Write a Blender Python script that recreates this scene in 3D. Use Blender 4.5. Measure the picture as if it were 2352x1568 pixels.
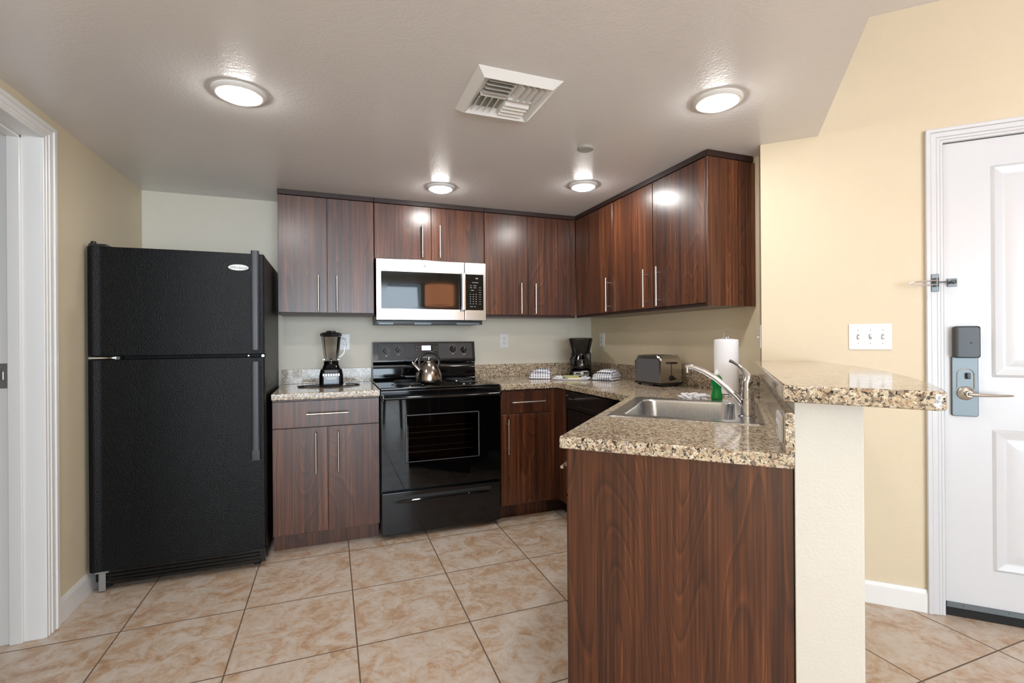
import bpy, bmesh, math, random
from mathutils import Vector, Matrix
random.seed(7)
for o in list(bpy.data.objects): bpy.data.objects.remove(o)
SC = bpy.context.scene
COL = SC.collection
PI = math.pi

# ------------------------------------------------------------------ camera
CAM_H = 1.21
cam = bpy.data.cameras.new('camera'); cam.sensor_width = 36.0; cam.lens = 36*1106.4/2352
cam.shift_y = -4.73/2352; cam.clip_start = .02
camo = bpy.data.objects.new('camera', cam); COL.objects.link(camo)
yaw, roll = math.radians(20.59), math.radians(-.40)
F = Vector((math.sin(yaw), math.cos(yaw), 0)); R0 = Vector((math.cos(yaw), -math.sin(yaw), 0)); U0 = Vector((0, 0, 1))
R1 = R0*math.cos(roll)+U0*math.sin(roll); U1 = U0*math.cos(roll)-R0*math.sin(roll)
camo.matrix_world = Matrix(((R1.x, U1.x, -F.x, 0), (R1.y, U1.y, -F.y, 0), (R1.z, U1.z, -F.z, CAM_H), (0, 0, 0, 1)))
SC.camera = camo

# ------------------------------------------------------------------ world, view
w = bpy.data.worlds.new('world'); SC.world = w; w.use_nodes = True
w.node_tree.nodes['Background'].inputs[0].default_value = (.75, .85, 1, 1)
w.node_tree.nodes['Background'].inputs[1].default_value = 1.0
SC.view_settings.view_transform = 'Standard'; SC.view_settings.look = 'None'
SC.view_settings.gamma = 1; SC.view_settings.use_curve_mapping = False
SC.view_settings.exposure = 1.3

# strength of the lamps, the daylight and the added fill lights
LENS_E = 54.0
DAY_W = 118.0
ENTRY_W = 2.5
LIVING_FILL_W = 3.0
FILL_LAMP_W = 34.0

def area(name, loc, rot, sx, sy, watts, color):
    l = bpy.data.lights.new(name, 'AREA'); l.shape = 'RECTANGLE'; l.size = sx; l.size_y = sy
    l.energy = watts; l.color = color
    o = bpy.data.objects.new(name, l); COL.objects.link(o); o.location = loc; o.rotation_euler = rot
    return o
# daylight behind the living room window, far behind the photographer
area('daylight', (.4, -4.75, 1.31), (PI/2+.30, 0, 0), 3.1, 2.45, DAY_W, (.80, .90, 1.0))

# ------------------------------------------------------------------ dimensions
D, XL, XR, C, CH = 3.649, -1.108, 2.101, 2.163, 2.67
N_ENT = 2.682            # entry wall, distance along the 45 degree axis
ROT45 = -PI/4            # local x = b, local y = a
S2 = math.sqrt(.5)
def ab(b, a, z=0): return Vector(((a+b)*S2, (a-b)*S2, z))

# ------------------------------------------------------------------ materials
def lin(c):
    c = c/255.0
    return c/12.92 if c <= .04045 else ((c+.055)/1.055)**2.4
def rgb(r, g, b): return (lin(r), lin(g), lin(b), 1)

class MatB:
    def __init__(s, name):
        s.m = bpy.data.materials.new(name); s.m.use_nodes = True; s.nt = s.m.node_tree
        s.p = s.nt.nodes['Principled BSDF']
        s.co = None
    def n(s, t, **kw):
        nd = s.nt.nodes.new(t)
        for k, v in kw.items():
            if k.startswith('i_'):
                key = k[2:]
                key = int(key) if key.isdigit() else key.replace('_', ' ')
                nd.inputs[key].default_value = v
            else: setattr(nd, k, v)
        return nd
    def l(s, a, b): s.nt.links.new(a, b)
    def coord(s, scale=(1, 1, 1), rnd=0.0):
        tc = s.n('ShaderNodeTexCoord')
        mp = s.n('ShaderNodeMapping'); mp.inputs['Scale'].default_value = scale
        if rnd:
            oi = s.n('ShaderNodeObjectInfo'); mu = s.n('ShaderNodeMath', operation='MULTIPLY'); mu.inputs[1].default_value = rnd
            s.l(oi.outputs['Random'], mu.inputs[0])
            ad = s.n('ShaderNodeVectorMath', operation='ADD')
            s.l(tc.outputs['Object'], ad.inputs[0]); s.l(mu.outputs[0], ad.inputs[1]); s.l(ad.outputs[0], mp.inputs['Vector'])
        else: s.l(tc.outputs['Object'], mp.inputs['Vector'])
        return mp.outputs[0]
    def noise(s, vec, scale, detail=3, rough=.5, dist=0):
        n = s.n('ShaderNodeTexNoise'); n.inputs['Scale'].default_value = scale; n.inputs['Detail'].default_value = detail
        n.inputs['Roughness'].default_value = rough; n.inputs['Distortion'].default_value = dist
        if vec is not None: s.l(vec, n.inputs['Vector'])
        return n
    def ramp(s, fac, stops, interp='LINEAR'):
        r = s.n('ShaderNodeValToRGB'); r.color_ramp.interpolation = interp
        e = r.color_ramp.elements
        while len(e) < len(stops): e.new(.5)
        for i, (p, c) in enumerate(stops): e[i].position = p; e[i].color = c
        s.l(fac, r.inputs[0]); return r.outputs[0]
    def mix(s, fac, a, b, mode='MIX'):
        m = s.n('ShaderNodeMix', data_type='RGBA', blend_type=mode)
        if hasattr(fac, 'is_linked'): s.l(fac, m.inputs[0])
        else: m.inputs[0].default_value = fac
        for v, k in ((a, 6), (b, 7)):
            if hasattr(v, 'is_linked'): s.l(v, m.inputs[k])
            else: m.inputs[k].default_value = v
        return m.outputs[2]
    def math(s, op, a, b=0.0):
        m = s.n('ShaderNodeMath', operation=op)
        for v, k in ((a, 0), (b, 1)):
            if hasattr(v, 'is_linked'): s.l(v, m.inputs[k])
            else: m.inputs[k].default_value = v
        return m.outputs[0]
    def bump(s, h, strength=.2, dist=.002):
        b = s.n('ShaderNodeBump'); b.inputs['Strength'].default_value = strength; b.inputs['Distance'].default_value = dist
        s.l(h, b.inputs['Height']); s.l(b.outputs[0], s.p.inputs['Normal'])
    def set(s, color=None, rough=.5, metal=0, **kw):
        if color is not None:
            if hasattr(color, 'is_linked'): s.l(color, s.p.inputs['Base Color'])
            else: s.p.inputs['Base Color'].default_value = color
        s.p.inputs['Roughness'].default_value = rough; s.p.inputs['Metallic'].default_value = metal
        for k, v in kw.items(): s.p.inputs[k.replace('_', ' ')].default_value = v
        return s.m

def simple(name, color, rough=.5, metal=0, var=.06, bump=0, bscale=200, **kw):
    b = MatB(name); v = b.coord()
    n = b.noise(v, 9, 3)
    dark = tuple(c*(1-var) for c in color[:3])+(1,)
    col = b.mix(n.outputs[0], color, dark)
    if bump:
        n2 = b.noise(v, bscale, 2); b.bump(n2.outputs[0], bump, .002)
    return b.set(col, rough, metal, **kw)

M = {}
M['paint_cream'] = simple('paint_cream', rgb(231, 218, 190), .55, var=.03, bump=.25, bscale=160)
M['cream_cool_lit'] = simple('cream_cool_lit', rgb(227, 221, 206), .5, var=.03, bump=.25, bscale=160)  # same cream paint, with the cool light on the back wall put into its colour
M['paint_offwhite'] = simple('paint_offwhite', rgb(219, 214, 204), .5, var=.02, bump=.3, bscale=140)
M['ceiling_paint'] = simple('ceiling_paint', rgb(232, 230, 230), .27, var=.02, bump=.6, bscale=95)
M['white_gloss'] = simple('white_gloss', rgb(238, 238, 237), .3, var=.015)
M['door_white'] = simple('door_white', rgb(213, 214, 218), .3, var=.015)
M['cream_toned_down'] = simple('cream_toned_down', rgb(221, 206, 179), .55, var=.03, bump=.25, bscale=160)  # same cream paint, darkened in colour to offset the strong light at the entry
M['white_plastic'] = simple('white_plastic', rgb(238, 239, 240), .3, var=.01)
M['grey_plastic'] = simple('grey_plastic', rgb(165, 165, 155), .5)
M['dark_slot'] = simple('dark_slot', rgb(30, 30, 30), .5)
M['black_gloss'] = simple('black_gloss', rgb(9, 9, 11), .06, var=.1, IOR=1.5)
M['black_glass'] = simple('black_glass', rgb(4, 5, 6), .03, var=.1)
M['black_enamel'] = simple('black_enamel', rgb(14, 14, 16), .12, var=.1)
M['black_satin'] = simple('black_satin', rgb(26, 26, 29), .33, var=.1)
M['black_fridge'] = simple('black_fridge', rgb(11, 11, 12), .36, var=.15, bump=.8, bscale=200, Specular_IOR_Level=.20)
M['fridge_handle'] = simple('fridge_handle', rgb(62, 62, 70), .35, var=.1)
M['border_grey'] = simple('border_grey', rgb(78, 80, 80), .4)
M['charcoal'] = simple('charcoal', rgb(42, 45, 50), .35, var=.1)
M['black_rubber'] = simple('black_rubber', rgb(16, 16, 16), .7)
M['nickel'] = simple('nickel', rgb(205, 200, 192), .28, 1)
M['chrome'] = simple('chrome', rgb(225, 226, 230), .07, 1, var=.02)
M['steel_lock'] = simple('steel_lock', rgb(112, 119, 122), .45, 1)
M['silver_trim'] = simple('silver_trim', rgb(176, 176, 176), .3, .8)
M['paper'] = simple('paper', rgb(243, 242, 245), .85, var=.02, bump=.4, bscale=90)
M['cloth_rag'] = simple('cloth_rag', rgb(225, 225, 228), .9, var=.25, bump=.6, bscale=60)
M['green_soap'] = simple('green_soap', rgb(6, 140, 62), .15, var=.1, Transmission_Weight=.15)
M['sponge_green'] = simple('sponge_green', rgb(176, 178, 120), .8, var=.2)
M['sponge_cream'] = simple('sponge_cream', rgb(235, 222, 180), .8, var=.1)
M['tray'] = simple('tray', rgb(222, 224, 228), .35, var=.04)
M['rack_wire'] = simple('rack_wire', rgb(150, 110, 92), .4, .6)
M['key_print'] = simple('key_print', rgb(150, 155, 160), .5)
M['white_print'] = simple('white_print', rgb(225, 225, 225), .5)
M['logo_ink'] = simple('logo_ink', rgb(110, 110, 115), .5)
M['jamb_line'] = simple('jamb_line', rgb(190, 190, 188), .5)
M['carpet'] = simple('carpet', rgb(150, 135, 115), .9, bump=.5, bscale=300)
M['orange_shade'] = simple('orange_shade', rgb(205, 120, 70), .8)
M['dark_wood'] = simple('dark_wood', rgb(45, 28, 20), .35, var=.3)

def brushed(name, c, rough, along=(1, 1, 1)):
    b = MatB(name); v = b.coord(along)
    n = b.noise(v, 40, 3); r = b.math('MULTIPLY', n.outputs[0], .18); r = b.math('ADD', r, rough-.09)
    m = b.set(c, rough, 1); b.l(r, b.p.inputs['Roughness']); return m
M['steel'] = brushed('steel', rgb(224, 225, 228), .20, (1, 1, 22))
M['steel_sink'] = brushed('steel_sink', rgb(206, 208, 212), .24, (14, 1, 1))
M['steel_kettle'] = brushed('steel_kettle', rgb(168, 160, 152), .17, (12, 12, 1))
M['steel_toaster'] = brushed('steel_toaster', rgb(196, 190, 184), .22, (1, 1, 20))
M['toaster_grey'] = simple('toaster_grey', rgb(104, 106, 110), .38, .4)

def glass(name, tint, ior=1.45, rough=0.0, alpha=None):
    b = MatB(name)
    out = b.nt.nodes['Material Output']
    tr = b.n('ShaderNodeBsdfTransparent'); tr.inputs[0].default_value = tint
    gl = b.n('ShaderNodeBsdfGlossy'); gl.inputs['Roughness'].default_value = rough; gl.inputs['Color'].default_value = (1, 1, 1, 1)
    fr = b.n('ShaderNodeFresnel'); fr.inputs[0].default_value = ior
    mx = b.n('ShaderNodeMixShader'); b.l(fr.outputs[0], mx.inputs[0]); b.l(tr.outputs[0], mx.inputs[1]); b.l(gl.outputs[0], mx.inputs[2])
    b.l(mx.outputs[0], out.inputs[0]); return b.m
M['clear_glass'] = glass('clear_glass', (.9, .93, .94, 1), 1.5)
M['jar_glass'] = glass('jar_glass', (.95, .955, .96, 1), 1.6, .03)
M['carafe_glass'] = glass('carafe_glass', (.35, .35, .36, 1), 1.6, .03)
M['oven_glass'] = glass('oven_glass', (.55, .58, .55, 1), 1.45)

def emis(name, col, s):
    b = MatB(name); b.p.inputs['Base Color'].default_value = (0.9, .9, .9, 1)
    b.p.inputs['Emission Color'].default_value = col; b.p.inputs['Emission Strength'].default_value = s; return b.m
M['lens'] = emis('lens', (1, .975, .945, 1), LENS_E)
M['display_blue'] = emis('display_blue', (.42, .45, .85, 1), .5)
M['fill_shade_glow'] = emis('fill_shade_glow', (1, .95, .88, 1), 1.5)
M['shade_glow'] = emis('shade_glow', (1, .42, .20, 1), 2.2)
M['shade_glow'].node_tree.nodes['Principled BSDF'].inputs['Base Color'].default_value = rgb(214, 120, 60)

def wood_mat():
    b = MatB('wood_laminate')
    v = b.coord((1, 1, 1), rnd=37.0)
    def mapped(z):
        mp = b.n('ShaderNodeMapping'); mp.inputs['Scale'].default_value = (1, 1, z); b.l(v, mp.inputs['Vector']); return mp.outputs[0]
    big = b.noise(mapped(.13), 4.4, 1.0, .4, .1)
    ph = b.math('MULTIPLY', big.outputs[0], 26.0); fr = b.math('FRACT', ph)
    rings = b.ramp(fr, [(0, (.15, .15, .15, 1)), (.10, (.75, .75, .75, 1)), (.28, (.45, .45, .45, 1)), (.75, (.55, .55, .55, 1)), (.95, (.30, .30, .30, 1)), (1, (.15, .15, .15, 1))])
    fine = b.noise(mapped(.016), 170, 3, .6)
    mid = b.noise(mapped(.020), 62, 3, .55)
    band = b.noise(mapped(.03), 15, 2, .5)
    t = b.math('MULTIPLY', rings, .30)
    for nd, k in ((fine, .62), (mid, .62), (band, .50)):
        t = b.math('ADD', t, b.math('MULTIPLY', nd.outputs[0], k))
    t = b.math('MULTIPLY', t, .5)
    col = b.ramp(t, [(.38, rgb(44, 25, 17)), (.47, rgb(68, 38, 25)), (.55, rgb(92, 52, 32)), (.66, rgb(136, 84, 50))])
    b.bump(fine.outputs[0], .05, .001)
    return b.set(col, .30, 0, Coat_Weight=.15, Coat_Roughness=.25)
M['wood'] = wood_mat()
M['wood_trim'] = simple('wood_trim', rgb(46, 24, 18), .5, var=.3)

def granite():
    b = MatB('granite'); v = b.coord((1, 1, 1))
    def shifted(k):
        mp = b.n('ShaderNodeMapping'); mp.inputs['Location'].default_value = (k, k*1.7, k*.6); b.l(v, mp.inputs['Vector']); return mp.outputs[0]
    n1 = b.noise(v, 24, 3, .6)
    col = b.ramp(n1.outputs[0], [(.3, rgb(180, 158, 126)), (.5, rgb(204, 188, 160)), (.7, rgb(216, 206, 188))])
    def patch(scale, k, lo, hi, c, col, det=3, dist=.8):
        n = b.noise(shifted(k), scale, det, .6, dist)
        f = b.ramp(n.outputs[0], [(lo, (0, 0, 0, 1)), (hi, (1, 1, 1, 1))]); return b.mix(f, col, c)
    col = patch(80, 3, .53, .60, rgb(232, 222, 202), col)
    col = patch(70, 7, .52, .60, rgb(152, 136, 120), col)
    col = patch(90, 11, .56, .62, rgb(178, 142, 112), col)
    col = patch(64, 29, .62, .67, rgb(120, 82, 62), col)
    col = patch(120, 17, .55, .60, rgb(104, 92, 84), col)
    col = patch(95, 23, .585, .615, rgb(44, 38, 36), col)
    return b.set(col, .09, 0, Specular_IOR_Level=.6)
M['granite'] = granite()

def tile_floor():
    b = MatB('floor_tile'); v = b.coord()
    mp = b.n('ShaderNodeMapping'); mp.inputs['Location'].default_value = (-(0.0955-.4615*20), -(2.456-.4608*20), 0)
    b.l(v, mp.inputs['Vector'])
    br = b.n('ShaderNodeTexBrick', offset=0, squash=1)
    br.inputs['Scale'].default_value = 1; br.inputs['Brick Width'].default_value = .4612; br.inputs['Row Height'].default_value = .4612
    br.inputs['Mortar Size'].default_value = .0032; br.inputs['Mortar Smooth'].default_value = .25
    br.inputs['Color1'].default_value = (0, 0, 0, 1); br.inputs['Color2'].default_value = (1, 1, 1, 1); br.inputs['Bias'].default_value = 0
    b.l(mp.outputs[0], br.inputs['Vector'])
    off = b.n('ShaderNodeVectorMath', operation='SCALE'); off.inputs['Scale'].default_value = 6.0; b.l(br.outputs['Color'], off.inputs[0])
    ad = b.n('ShaderNodeVectorMath', operation='ADD'); b.l(v, ad.inputs[0]); b.l(off.outputs[0], ad.inputs[1])
    n1 = b.noise(ad.outputs[0], 7.5, 5, .62, 1.4)
    n2 = b.noise(ad.outputs[0], 19, 6, .7, 2.0)
    s = b.math('MULTIPLY', n1.outputs[0], .6); s2 = b.math('MULTIPLY', n2.outputs[0], .4); s = b.math('ADD', s, s2)
    col = b.ramp(s, [(.36, rgb(174, 142, 114)), (.45, rgb(194, 166, 140)), (.50, rgb(201, 183, 165)), (.60, rgb(210, 199, 188))])
    col = b.mix(br.outputs['Fac'], col, rgb(112, 92, 76))
    inv = b.math('SUBTRACT', 1.0, br.outputs['Fac'])
    b.bump(inv, .5, .002)
    m = b.set(col, .3); r = b.math('MULTIPLY_ADD', br.outputs['Fac'], .4); r.node.inputs[2].default_value = .33
    b.l(r, b.p.inputs['Roughness']); return m
M['floor_tile'] = tile_floor()

def towel():
    b = MatB('check_towel'); v = b.coord((1, 1, 1))
    sp = b.n('ShaderNodeSeparateXYZ'); b.l(v, sp.inputs[0])
    def stripe(o, per, th):
        x = b.math('DIVIDE', o, per); x = b.math('FRACT', x); return b.math('LESS_THAN', x, th)
    sx = stripe(sp.outputs[0], .018, .34); sy = stripe(sp.outputs[1], .018, .34); sz = stripe(sp.outputs[2], .018, .22)
    t = b.math('ADD', sx, sy); t = b.math('ADD', t, sz)
    t = b.math('MULTIPLY', t, .5)
    col = b.ramp(t, [(0, rgb(240, 240, 243)), (.5, rgb(168, 170, 182)), (1, rgb(60, 62, 72))])
    n = b.noise(v, 260, 2); b.bump(n.outputs[0], .5, .002)
    return b.set(col, .9)
M['check_towel'] = towel()

# ------------------------------------------------------------------ mesh helpers
class MB:
    def __init__(s): s.bm = bmesh.new()
    def _new(s, fn):
        return fn()
    def box(s, x0, x1, y0, y1, z0, z1, bev=0.0, seg=2, mat=None):
        x0, x1 = sorted((x0, x1)); y0, y1 = sorted((y0, y1)); z0, z1 = sorted((z0, z1))
        r = bmesh.ops.create_cube(s.bm, size=1); vs = r['verts']
        bmesh.ops.scale(s.bm, vec=(x1-x0, y1-y0, z1-z0), verts=vs)
        bmesh.ops.translate(s.bm, vec=((x0+x1)/2, (y0+y1)/2, (z0+z1)/2), verts=vs)
        if mat is not None: bmesh.ops.transform(s.bm, matrix=mat, verts=vs)
        if bev > 0:
            es = list({e for v in vs for e in v.link_edges})
            bmesh.ops.bevel(s.bm, geom=es, offset=bev, segments=seg, profile=.5, affect='EDGES')
        return s
    def cyl(s, p0, p1, r0, r1=None, seg=24, caps=True):
        r1 = r0 if r1 is None else r1
        p0, p1 = Vector(p0), Vector(p1); d = p1-p0; L = d.length
        r = bmesh.ops.create_cone(s.bm, cap_ends=caps, segments=seg, radius1=r0, radius2=r1, depth=L)
        q = d.to_track_quat('Z', 'Y').to_matrix().to_4x4()
        bmesh.ops.transform(s.bm, matrix=Matrix.Translation((p0+p1)/2) @ q, verts=r['verts']); return s
    def lathe(s, prof, c=(0, 0, 0), seg=40, caps=True, sx=1, sy=1):
        rings = []
        for r, z in prof:
            rings.append([s.bm.verts.new((c[0]+sx*r*math.cos(2*PI*i/seg), c[1]+sy*r*math.sin(2*PI*i/seg), c[2]+z)) for i in range(seg)])
        for a, b in zip(rings, rings[1:]):
            for i in range(seg):
                j = (i+1) % seg; s.bm.faces.new((a[i], a[j], b[j], b[i]))
        if caps:
            s.bm.faces.new(list(reversed(rings[0]))); s.bm.faces.new(rings[-1])
        return s
    def tube(s, pts, r, seg=12, closed=False, sq=1.0):
        pts = [Vector(p) for p in pts]; n = len(pts)
        rad = r if isinstance(r, (list, tuple)) else [r]*n
        rings = []; up = Vector((0, 0, 1)); prev = None
        for i, p in enumerate(pts):
            if closed: t = (pts[(i+1) % n]-pts[i-1]).normalized()
            else: t = (pts[min(i+1, n-1)]-pts[max(i-1, 0)]).normalized()
            if prev is None:
                a = up if abs(t.z) < .9 else Vector((1, 0, 0))
                u = t.cross(a).normalized()
            else: u = (prev-t*prev.dot(t)).normalized()
            prev = u; v = t.cross(u)
            rings.append([s.bm.verts.new(p+(u*math.cos(2*PI*k/seg)+v*math.sin(2*PI*k/seg)*sq)*rad[i]) for k in range(seg)])
        m = n if closed else n-1
        for i in range(m):
            a, b = rings[i], rings[(i+1) % n]
            for k in range(seg):
                j = (k+1) % seg; s.bm.faces.new((a[k], a[j], b[j], b[k]))
        if not closed:
            s.bm.faces.new(list(reversed(rings[0]))); s.bm.faces.new(rings[-1])
        return s
    def prism(s, poly, z0, z1, holes=(), bev=0.0):
        loops = [poly]+list(holes); allv = []; edges = []
        for lp in loops:
            vs = [s.bm.verts.new((x, y, z0)) for x, y in lp]; allv += vs
            for i in range(len(vs)): edges.append(s.bm.edges.new((vs[i], vs[(i+1) % len(vs)])))
        if len(loops) == 1:
            f = [s.bm.faces.new(allv)]
        else:
            r = bmesh.ops.triangle_fill(s.bm, use_beauty=True, edges=edges); f = [g for g in r['geom'] if isinstance(g, bmesh.types.BMFace)]
        r = bmesh.ops.extrude_face_region(s.bm, geom=f)
        nv = [g for g in r['geom'] if isinstance(g, bmesh.types.BMVert)]
        bmesh.ops.translate(s.bm, vec=(0, 0, z1-z0), verts=nv)
        bmesh.ops.recalc_face_normals(s.bm, faces=s.bm.faces[:])
        if bev:
            es = [e for e in s.bm.edges if len(e.link_faces) == 2 and abs(e.verts[0].co.z-e.verts[1].co.z) < 1e-5
                  and abs(e.link_faces[0].normal.z-e.link_faces[1].normal.z) > .7]
            bmesh.ops.bevel(s.bm, geom=es, offset=bev, segments=3, profile=.5, affect='EDGES')
        return s
    def loft(s, loops, close_end=True, close_start=False):
        rs = [[s.bm.verts.new(p) for p in lp] for lp in loops]
        for a, b in zip(rs, rs[1:]):
            n = len(a)
            for i in range(n):
                j = (i+1) % n; s.bm.faces.new((a[i], a[j], b[j], b[i]))
        if close_end: s.bm.faces.new(rs[-1])
        if close_start: s.bm.faces.new(list(reversed(rs[0])))
        return s
    def add_mesh(s, me, mat): 
        n = len(s.bm.verts); s.bm.from_mesh(me); s.bm.verts.ensure_lookup_table()
        bmesh.ops.transform(s.bm, matrix=mat, verts=s.bm.verts[n:]); return s

def obj(name, mb, mat, parent=None, ang=35, recalc=True):
    bm = mb.bm if isinstance(mb, MB) else mb
    if recalc: bmesh.ops.recalc_face_normals(bm, faces=bm.faces[:])
    me = bpy.data.meshes.new(name); bm.to_mesh(me); bm.free()
    me.polygons.foreach_set('use_smooth', [True]*len(me.polygons))
    me.set_sharp_from_angle(angle=math.radians(ang))
    me.materials.append(M[mat] if isinstance(mat, str) else mat)
    o = bpy.data.objects.new(name, me); COL.objects.link(o)
    if parent is not None: o.parent = parent
    wn_ = o.modifiers.new('weighted', 'WEIGHTED_NORMAL'); wn_.keep_sharp = True; wn_.weight = 100
    return o
def thing(name, label, cat, loc=(0, 0, 0), rz=0.0, group=None):
    o = bpy.data.objects.new(name, None); COL.objects.link(o); o.empty_display_size = .05
    o.location = loc; o.rotation_euler = (0, 0, rz); o['label'] = label; o['category'] = cat
    if group: o['group'] = group
    return o
def tag(o, label, cat, group=None):
    o['label'] = label; o['category'] = cat
    if group: o['group'] = group
    return o
def struct(name, mb, mat, label=None, rz=0.0):
    o = obj(name, mb, mat); o['kind'] = 'structure'; o.rotation_euler = (0, 0, rz)
    o['category'] = name.split('_')[0]
    if label: o['label'] = label
    return o
def rrect(x0, x1, y0, y1, r, n=6, z=0):
    pts = []
    for cx, cy, a0 in ((x1-r, y1-r, 0), (x0+r, y1-r, 90), (x0+r, y0+r, 180), (x1-r, y0+r, 270)):
        for k in range(n+1):
            a = math.radians(a0+90*k/n); pts.append((cx+r*math.cos(a), cy+r*math.sin(a), z))
    return pts
_txt = {}
def text_mesh(body, size, ext=.0004, shear=0):
    cu = bpy.data.curves.new('t', 'FONT'); cu.body = body; cu.size = size; cu.extrude = ext; cu.align_x = 'CENTER'; cu.align_y = 'CENTER'; cu.shear = shear
    o = bpy.data.objects.new('t', cu); COL.objects.link(o); bpy.context.view_layer.update()
    dg = bpy.context.evaluated_depsgraph_get(); me = bpy.data.meshes.new_from_object(o.evaluated_get(dg))
    bpy.data.objects.remove(o); return me
FRONT = Matrix.Rotation(PI/2, 4, 'X')          # text lying in XY -> facing -Y, upright

# ------------------------------------------------------------------ room shell
struct('floor', MB().box(-5, 6, -5, 4.2, -.12, 0), 'floor_tile', 'beige mottled square ceramic tile floor with brown grout lines')
wb = struct('wall_back', MB().box(XL-.12, XR+.12, D, D+.12, 0, CH), 'cream_cool_lit', 'cream back wall behind the stove and refrigerator')
# left wall with a doorway (y 1.68 .. 2.52)
DY0, DY1, DZ = 1.68, 2.522, 2.05
m = MB(); m.box(XL-.125, XL, DY1+.016, D, 0, CH); m.box(XL-.125, XL, -5, DY0-.016, 0, CH); m.box(XL-.125, XL, DY0-.016, DY1+.016, DZ+.016, CH)
struct('wall_left', m, 'paint_cream', 'cream yellow side wall beside the refrigerator')
ys = XR - .14/S2      # where the stub leaves the right wall
m = MB(); m.prism([(XR, D), (XR, ys), (XR+.12, ys), (XR+.12, D)], 0, CH)
struct('wall_right', m, 'paint_cream', 'cream wall behind the right hand cabinets and toaster')
# 45 degree entry wall and its stub edge, local frame (x=b, y=a)
m = MB()
m.prism([(.14, N_ENT), (.826, N_ENT), (.826, N_ENT+.14), (.14, N_ENT+.16)], 0, CH)
m.box(.826, 1.80, N_ENT, N_ENT+.14, 2.06, CH)
m.box(1.80, 4.2, N_ENT, N_ENT+.14, 0, CH)
struct('wall_entry', m, 'cream_toned_down', 'pale yellow wall with the entry door', ROT45)
# rear and side walls of the living area behind the photographer
WX0, WX1, WZ = -1.2, 1.95, 2.52
m = MB(); m.box(-5, WX0, -4.5, -4.38, 0, CH); m.box(WX1, 6, -4.5, -4.38, 0, CH); m.box(WX0, WX1, -4.5, -4.38, WZ, CH); m.box(WX0, WX1, -4.5, -4.38, 0, .10)
struct('wall_rear', m, 'paint_cream', 'cream wall around the wide living room window')
struct('wall_side', MB().box(5.0, 5.12, -4.5, 4.2, 0, CH), 'paint_cream', 'far side wall of the living room')
wn = struct('window_1', MB().box(WX0, WX1, -4.45, -4.44, .10, WZ), 'clear_glass', 'wide living room window pane')
m = MB()
for x in (WX0+.02, .38, WX1-.02): m.box(x-.025, x+.025, -4.48, -4.40, .10, WZ)
m.box(WX0, WX1, -4.48, -4.40, .10, .15); m.box(WX0, WX1, -4.48, -4.40, WZ-.05, WZ)
obj('window_frame', m, 'white_gloss', wn)
# ceilings: a low soffit over the kitchen, a higher ceiling elsewhere
def abxy(b, a): v = ab(b, a); return (v.x, v.y)
p1 = abxy(.383, N_ENT+.16); p2 = abxy(.383, .35)
m = MB(); m.prism([(XL-.12, D+.12), (XR+.12, D+.12), (XR+.12, ys), p1, p2, (p2[0]-1.0, .05), (XL-.12, .05)], C, C+.30)
struct('ceiling', m, 'ceiling_paint', 'low textured grey-white ceiling over the kitchen')
struct('ceiling.001', MB().box(-5, 6, -5, 4.2, CH, CH+.1), 'ceiling_paint', 'higher white ceiling over the entry')

# knee wall under the bar
m = MB(); m.box(.147, .294, 1.42, N_ENT, 0, 1.053, .003)
struct('wall_bar', m, 'paint_offwhite', 'off-white half wall holding up the raised granite bar', ROT45)

# baseboards
def baseboard(name, x0, x1, y0, y1, axis, side, label, rz=0.0):
    m = MB(); t = .014
    if axis == 'y':
        m.prism([(0, 0), (t, 0), (t, .078), (.009, .086), (.006, .099), (0, .099)], 0, y1-y0)
        mat = Matrix(((side, 0, 0, x0), (0, 0, 1, y0), (0, 1, 0, 0), (0, 0, 0, 1)))
    else:
        m.prism([(0, 0), (t, 0), (t, .078), (.009, .086), (.006, .099), (0, .099)], 0, x1-x0)
        mat = Matrix(((0, 0, 1, x0), (side, 0, 0, y0), (0, 1, 0, 0), (0, 0, 0, 1)))
    bmesh.ops.transform(m.bm, matrix=mat, verts=m.bm.verts)
    return struct(name, m, 'white_gloss', label, rz)
baseboard('baseboard_left', XL, 0, DY1+.084, D, 'y', 1, 'white baseboard between the doorway and the refrigerator')
baseboard('baseboard_entry', .297, .780, N_ENT, 0, 'x', -1, 'white baseboard left of the entry door', ROT45)

# casing profile: stepped moulding, built as three nested strips
def casing(name, label, legs, head, rz, nrm_axis, base, sgn, mat='white_gloss'):
    """legs: list of (u0,u1) along the wall with outer edge first; head: (uA,uB,z0,z1)."""
    m = MB()
    def bx(u0, u1, z0, z1, t):
        if nrm_axis == 'x': m.box(base, base+sgn*t, u0, u1, z0, z1, .0025, 1)
        else: m.box(u0, u1, base, base+sgn*t, z0, z1, .0025, 1)
    for uo, ui in legs:
        d = ui-uo
        bx(uo, uo+d*.28, 0, head[3], .021); bx(uo+d*.26, uo+d*.62, 0, head[3]-.018, .016); bx(uo+d*.60, uo+d*.82, 0, head[3]-.04, .0125); bx(uo+d*.80, ui, 0, head[3]-.052, .010)
    z0, z1 = head[2], head[3]; d = z1-z0
    bx(head[0], head[1], z1-d*.28, z1, .0212); bx(head[0]+.004, head[1]-.004, z1-d*.62, z1-d*.26, .0162); bx(head[0]+.006, head[1]-.006, z1-d*.82, z1-d*.60, .0127); bx(head[0]+.008, head[1]-.008, z0, z1-d*.80, .0102)
    return struct(name, m, mat, label, rz)
casing('trim_1', 'white moulded casing around the left doorway', [(DY1+.082, DY1), (DY0-.082, DY0)], (DY0-.082, DY1+.082, DZ, DZ+.064), 0, 'x', XL, 1)
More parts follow.
